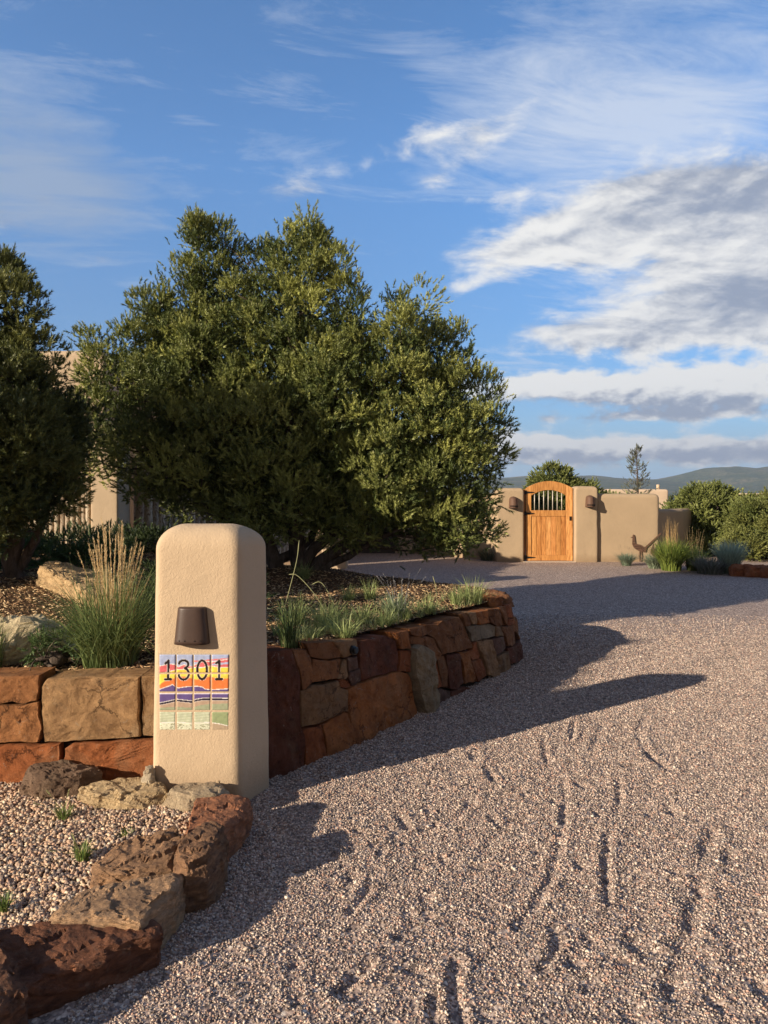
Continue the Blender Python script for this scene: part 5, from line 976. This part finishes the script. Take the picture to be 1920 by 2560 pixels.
# roadrunner cut from steel plate: silhouette at its own place in front of the wall
yr = YG-.085
def bird(name, label, body, legs, strokes, y):
    root = thing(name, label, 'garden ornament', (g6(*body[0])[0], y, 0)); a = Acc(); import mathutils.geometry as mg
    pts = [g6(*p) for p in body]; n = len(pts); tri = mg.tessellate_polygon([[Vector((p[0], 0, p[1])) for p in pts]]); V = [(x, y, z) for x, z in pts]+[(x, y+.012, z) for x, z in pts]
    a.add(V, [t for t in tri]+[tuple(i+n for i in t[::-1]) for t in tri]+[(i, n+i, n+(i+1) % n, (i+1) % n) for i in range(n)]); a.build('plate_body', M['rust'], root)
    for l in legs:
        a = Acc(); a.tube([(g6(*p)[0], y+.006, max(g6(*p)[1], .0)) for p in l], .009, 6); a.build('leg', M['rust'], root)
    if strokes:
        a = Acc()
        for l in strokes: a.tube([(g6(*p)[0], y-.002, g6(*p)[1]) for p in l], .0045, 5)
        a.build('feather_ribs', M['iron'], root)
bird('metal_roadrunner', 'rusty steel long tailed bird figure standing against the sunlit wall', [(1136, 675), (1156, 668), (1160, 648), (1168, 646), (1176, 664), (1180, 700), (1186, 735), (1205, 745), (1240, 752), (1272, 775), (1290, 770), (1446, 628), (1450, 640), (1300, 785), (1290, 828), (1262, 825), (1225, 818), (1190, 800), (1168, 780), (1152, 745), (1154, 700), (1156, 685)],
     [[(1228, 815), (1222, 860), (1232, 940)], [(1245, 818), (1250, 870), (1240, 940)]], [[(1175, 770), (1230, 765), (1280, 800)], [(1190, 790), (1240, 785), (1270, 815)], [(1160, 720), (1180, 715)], [(1160, 745), (1186, 742)]], yr)
bird('metal_quail', 'small rusty steel bird figure half hidden by the plumed grass', [(1338, 800), (1350, 775), (1362, 735), (1370, 740), (1372, 775), (1380, 805), (1400, 830), (1390, 860), (1360, 862), (1340, 845), (1334, 820)], [[(1362, 858), (1362, 940)], [(1376, 858), (1378, 940)]], None, yr-.05)

# red stone edging by the far planting
for i, (px, py, lab) in enumerate([(1860, 1436, 'small red edging stone right of the silver plant'), (1895, 1438, 'red edging stone at the right edge of the drive'), (1935, 1440, 'red edging stone just past the right edge')]):
    g = G(px, py+4); rock('edging_stone', lab, [(g[0]-.28, g[1]-.1), (g[0]-.2, g[1]+.25), (g[0]+.22, g[1]+.25), (g[0]+.26, g[1]-.1)], 0, .22, (.36, .13, .055), M['sandstone'], 40+i, .6, group='red edging stones')

# ------------------------------------------------------------------ pole fence, pier, house
def pole_fence(label, A, B, z0, h, n, seed, name='pole_fence'):
    r = random.Random(seed); root = thing(name, label, 'fence', (A[0], A[1], z0)); A = np.array(A); B = np.array(B)
    for k in range(n):
        p = A+(B-A)*(k+.5)/n; R = np.linalg.norm(B-A)/n*.5*r.uniform(.85, 1.08); a = Acc(); hh = h+r.uniform(-.10, .10); dx_ = r.uniform(-.015, .015)
        q = [(p[0]+dx_*t+r.uniform(-.004, .004), p[1]+r.uniform(-.006, .006)+(k % 3)*.008, z0+hh*t) for t in np.linspace(0, 1, 9)]
        c = r.choice([(.50, .42, .31), (.42, .34, .25), (.56, .48, .36), (.36, .27, .19)]); a.tube(q, [R*(1.06-.12*i/8) for i in range(9)], 9, tint=c, jitter=.08); a.build('pole', M['pole'], root, True)
    a = Acc()
    nrm = np.array((-(B-A)[1], (B-A)[0])); nrm = nrm/np.linalg.norm(nrm)*.09
    for zz_ in (.35, h-.35): a.tube([(A[0]+nrm[0], A[1]+nrm[1], z0+zz_), (B[0]+nrm[0], B[1]+nrm[1], z0+zz_)], .035, 7, tint=(.3, .2, .13))
    a.build('cross_rail', M['pole'], root, True)
pole_fence('tall fence of upright peeled poles behind the left pine', (-8.0, 10.3), (WX(229, 10.0), 10.0), .62, 1.82, 52, 5)
pr_ = [(WX(229, 9.9)+.0, 9.86), (WX(297, 9.9), 9.86), (WX(297, 9.9)+.02, 10.3), (WX(229, 9.9), 10.3)]
tag(stucco_block('fence_pier', pr_, .4, 2.62, M['stucco_house'], R=.05, rc=.03, wob=.006, seed=20), 'sunlit plain stucco pier at the end of the pole fence', 'pillar')
pole_fence('shaded pole fence running back behind the big pine', (-3.55, 10.3), (-1.6, 16.0), .3, 1.9, 38, 9)
tag(stucco_block('fence_pier', [(WX(805, 16.4), 16.3), (WX(868, 16.4), 16.3), (WX(868, 16.4), 16.8), (WX(805, 16.4), 16.8)], -.1, 2.1, M['stucco_house'], R=.08, rc=.04, wob=.008, seed=22), 'shaded stucco pier seen under the pine limbs', 'pillar')
house = thing('adobe_house', 'flat roofed tan adobe house mostly hidden behind the pines', 'house', (-6, 15.5, 0))
a = stucco_block('main_wall', [(-14, 14.6), (-5.65, 14.6), (-5.65, 23), (-14, 23)], -.1, 4.62, M['stucco_house'], house, R=.14, rc=.1, wob=.02, seed=25)
stucco_block('middle_wall', [(-5.64, 15.4), (-1.3, 17.2), (-1.3, 23), (-5.64, 23)], -.1, 4.1, M['stucco_house'], house, R=.14, rc=.1, wob=.02, seed=26)
stucco_block('garage_wall', [(-1.29, 20.8), (1.25, 20.8), (1.25, 27), (-1.29, 27)], -.1, 3.3, M['stucco_house'], house, R=.12, rc=.08, wob=.02, seed=27)
a = Acc(); a.box(WX(889, 20.75), WX(983, 20.75), 20.74, 20.79, .0, 2.1); a.build('door', M['dark_door'], house)
a = Acc(); a.box(WX(983, 20.7), WX(988, 20.7), 20.68, 20.73, 0, 2.25); a.box(WX(884, 20.7), WX(889, 20.7), 20.68, 20.73, 0, 2.25); a.box(WX(889, 20.7), WX(983, 20.7), 20.68, 20.73, 2.1, 2.25); a.build('door_frame', M['dark_door'], house)
for i, (x0, x1, zt, Y, lab, chim) in enumerate([(1515, 1672, 1223, 60, 'distant flat roofed adobe house with a round chimney', True), (1848, 1912, 1233, 85, 'smaller distant pale adobe house near the right edge', False)]):
    nb_ = thing('distant_house', lab, 'house', (WX((x0+x1)/2, Y), Y, -2)); stucco_block('house_wall', [(WX(x0, Y), Y), (WX(x1, Y), Y), (WX(x1, Y), Y+6), (WX(x0, Y), Y+6)], -2.6, WZ(zt, Y), stucco('pale_stucco%s' % ('' if i else '_warm'), (.58, .45, .33)), nb_, R=.2, rc=.2, wob=.03, seed=30+i)
    a = Acc(); a.box(WX(x0+30, Y), WX(x0+40, Y), Y-.02, Y+.02, -.6, .6); a.build('window', M['dark_door'], nb_)
    if chim: a = Acc(); cxx = WX(1656.5, Y); a.tube([(cxx, Y+1.0, 1.8), (cxx, Y+1.0, WZ(1216, Y)), (cxx, Y+1, WZ(1211, Y))], [.20, .13, .15], 12); a.build('chimney', M['stucco'], nb_, True)

# ------------------------------------------------------------------ the air between here and the mountains
a = Acc(); a.box(-7000, 10000, -60, 5800, -60, 420); M['haze'] = bpy.data.materials.new('haze_air'); M['haze'].use_nodes = True; hn = M['haze'].node_tree; hn.nodes.clear()
ho_ = hn.nodes.new('ShaderNodeOutputMaterial'); hv = hn.nodes.new('ShaderNodeVolumePrincipled'); hv.inputs['Color'].default_value = (.72, .82, 1.0, 1); hv.inputs['Density'].default_value = 1.5e-4; hv.inputs['Anisotropy'].default_value = .2
hn.links.new(hv.outputs[0], ho_.inputs['Volume']); tag(a.build('haze', M['haze']), kind='stuff')
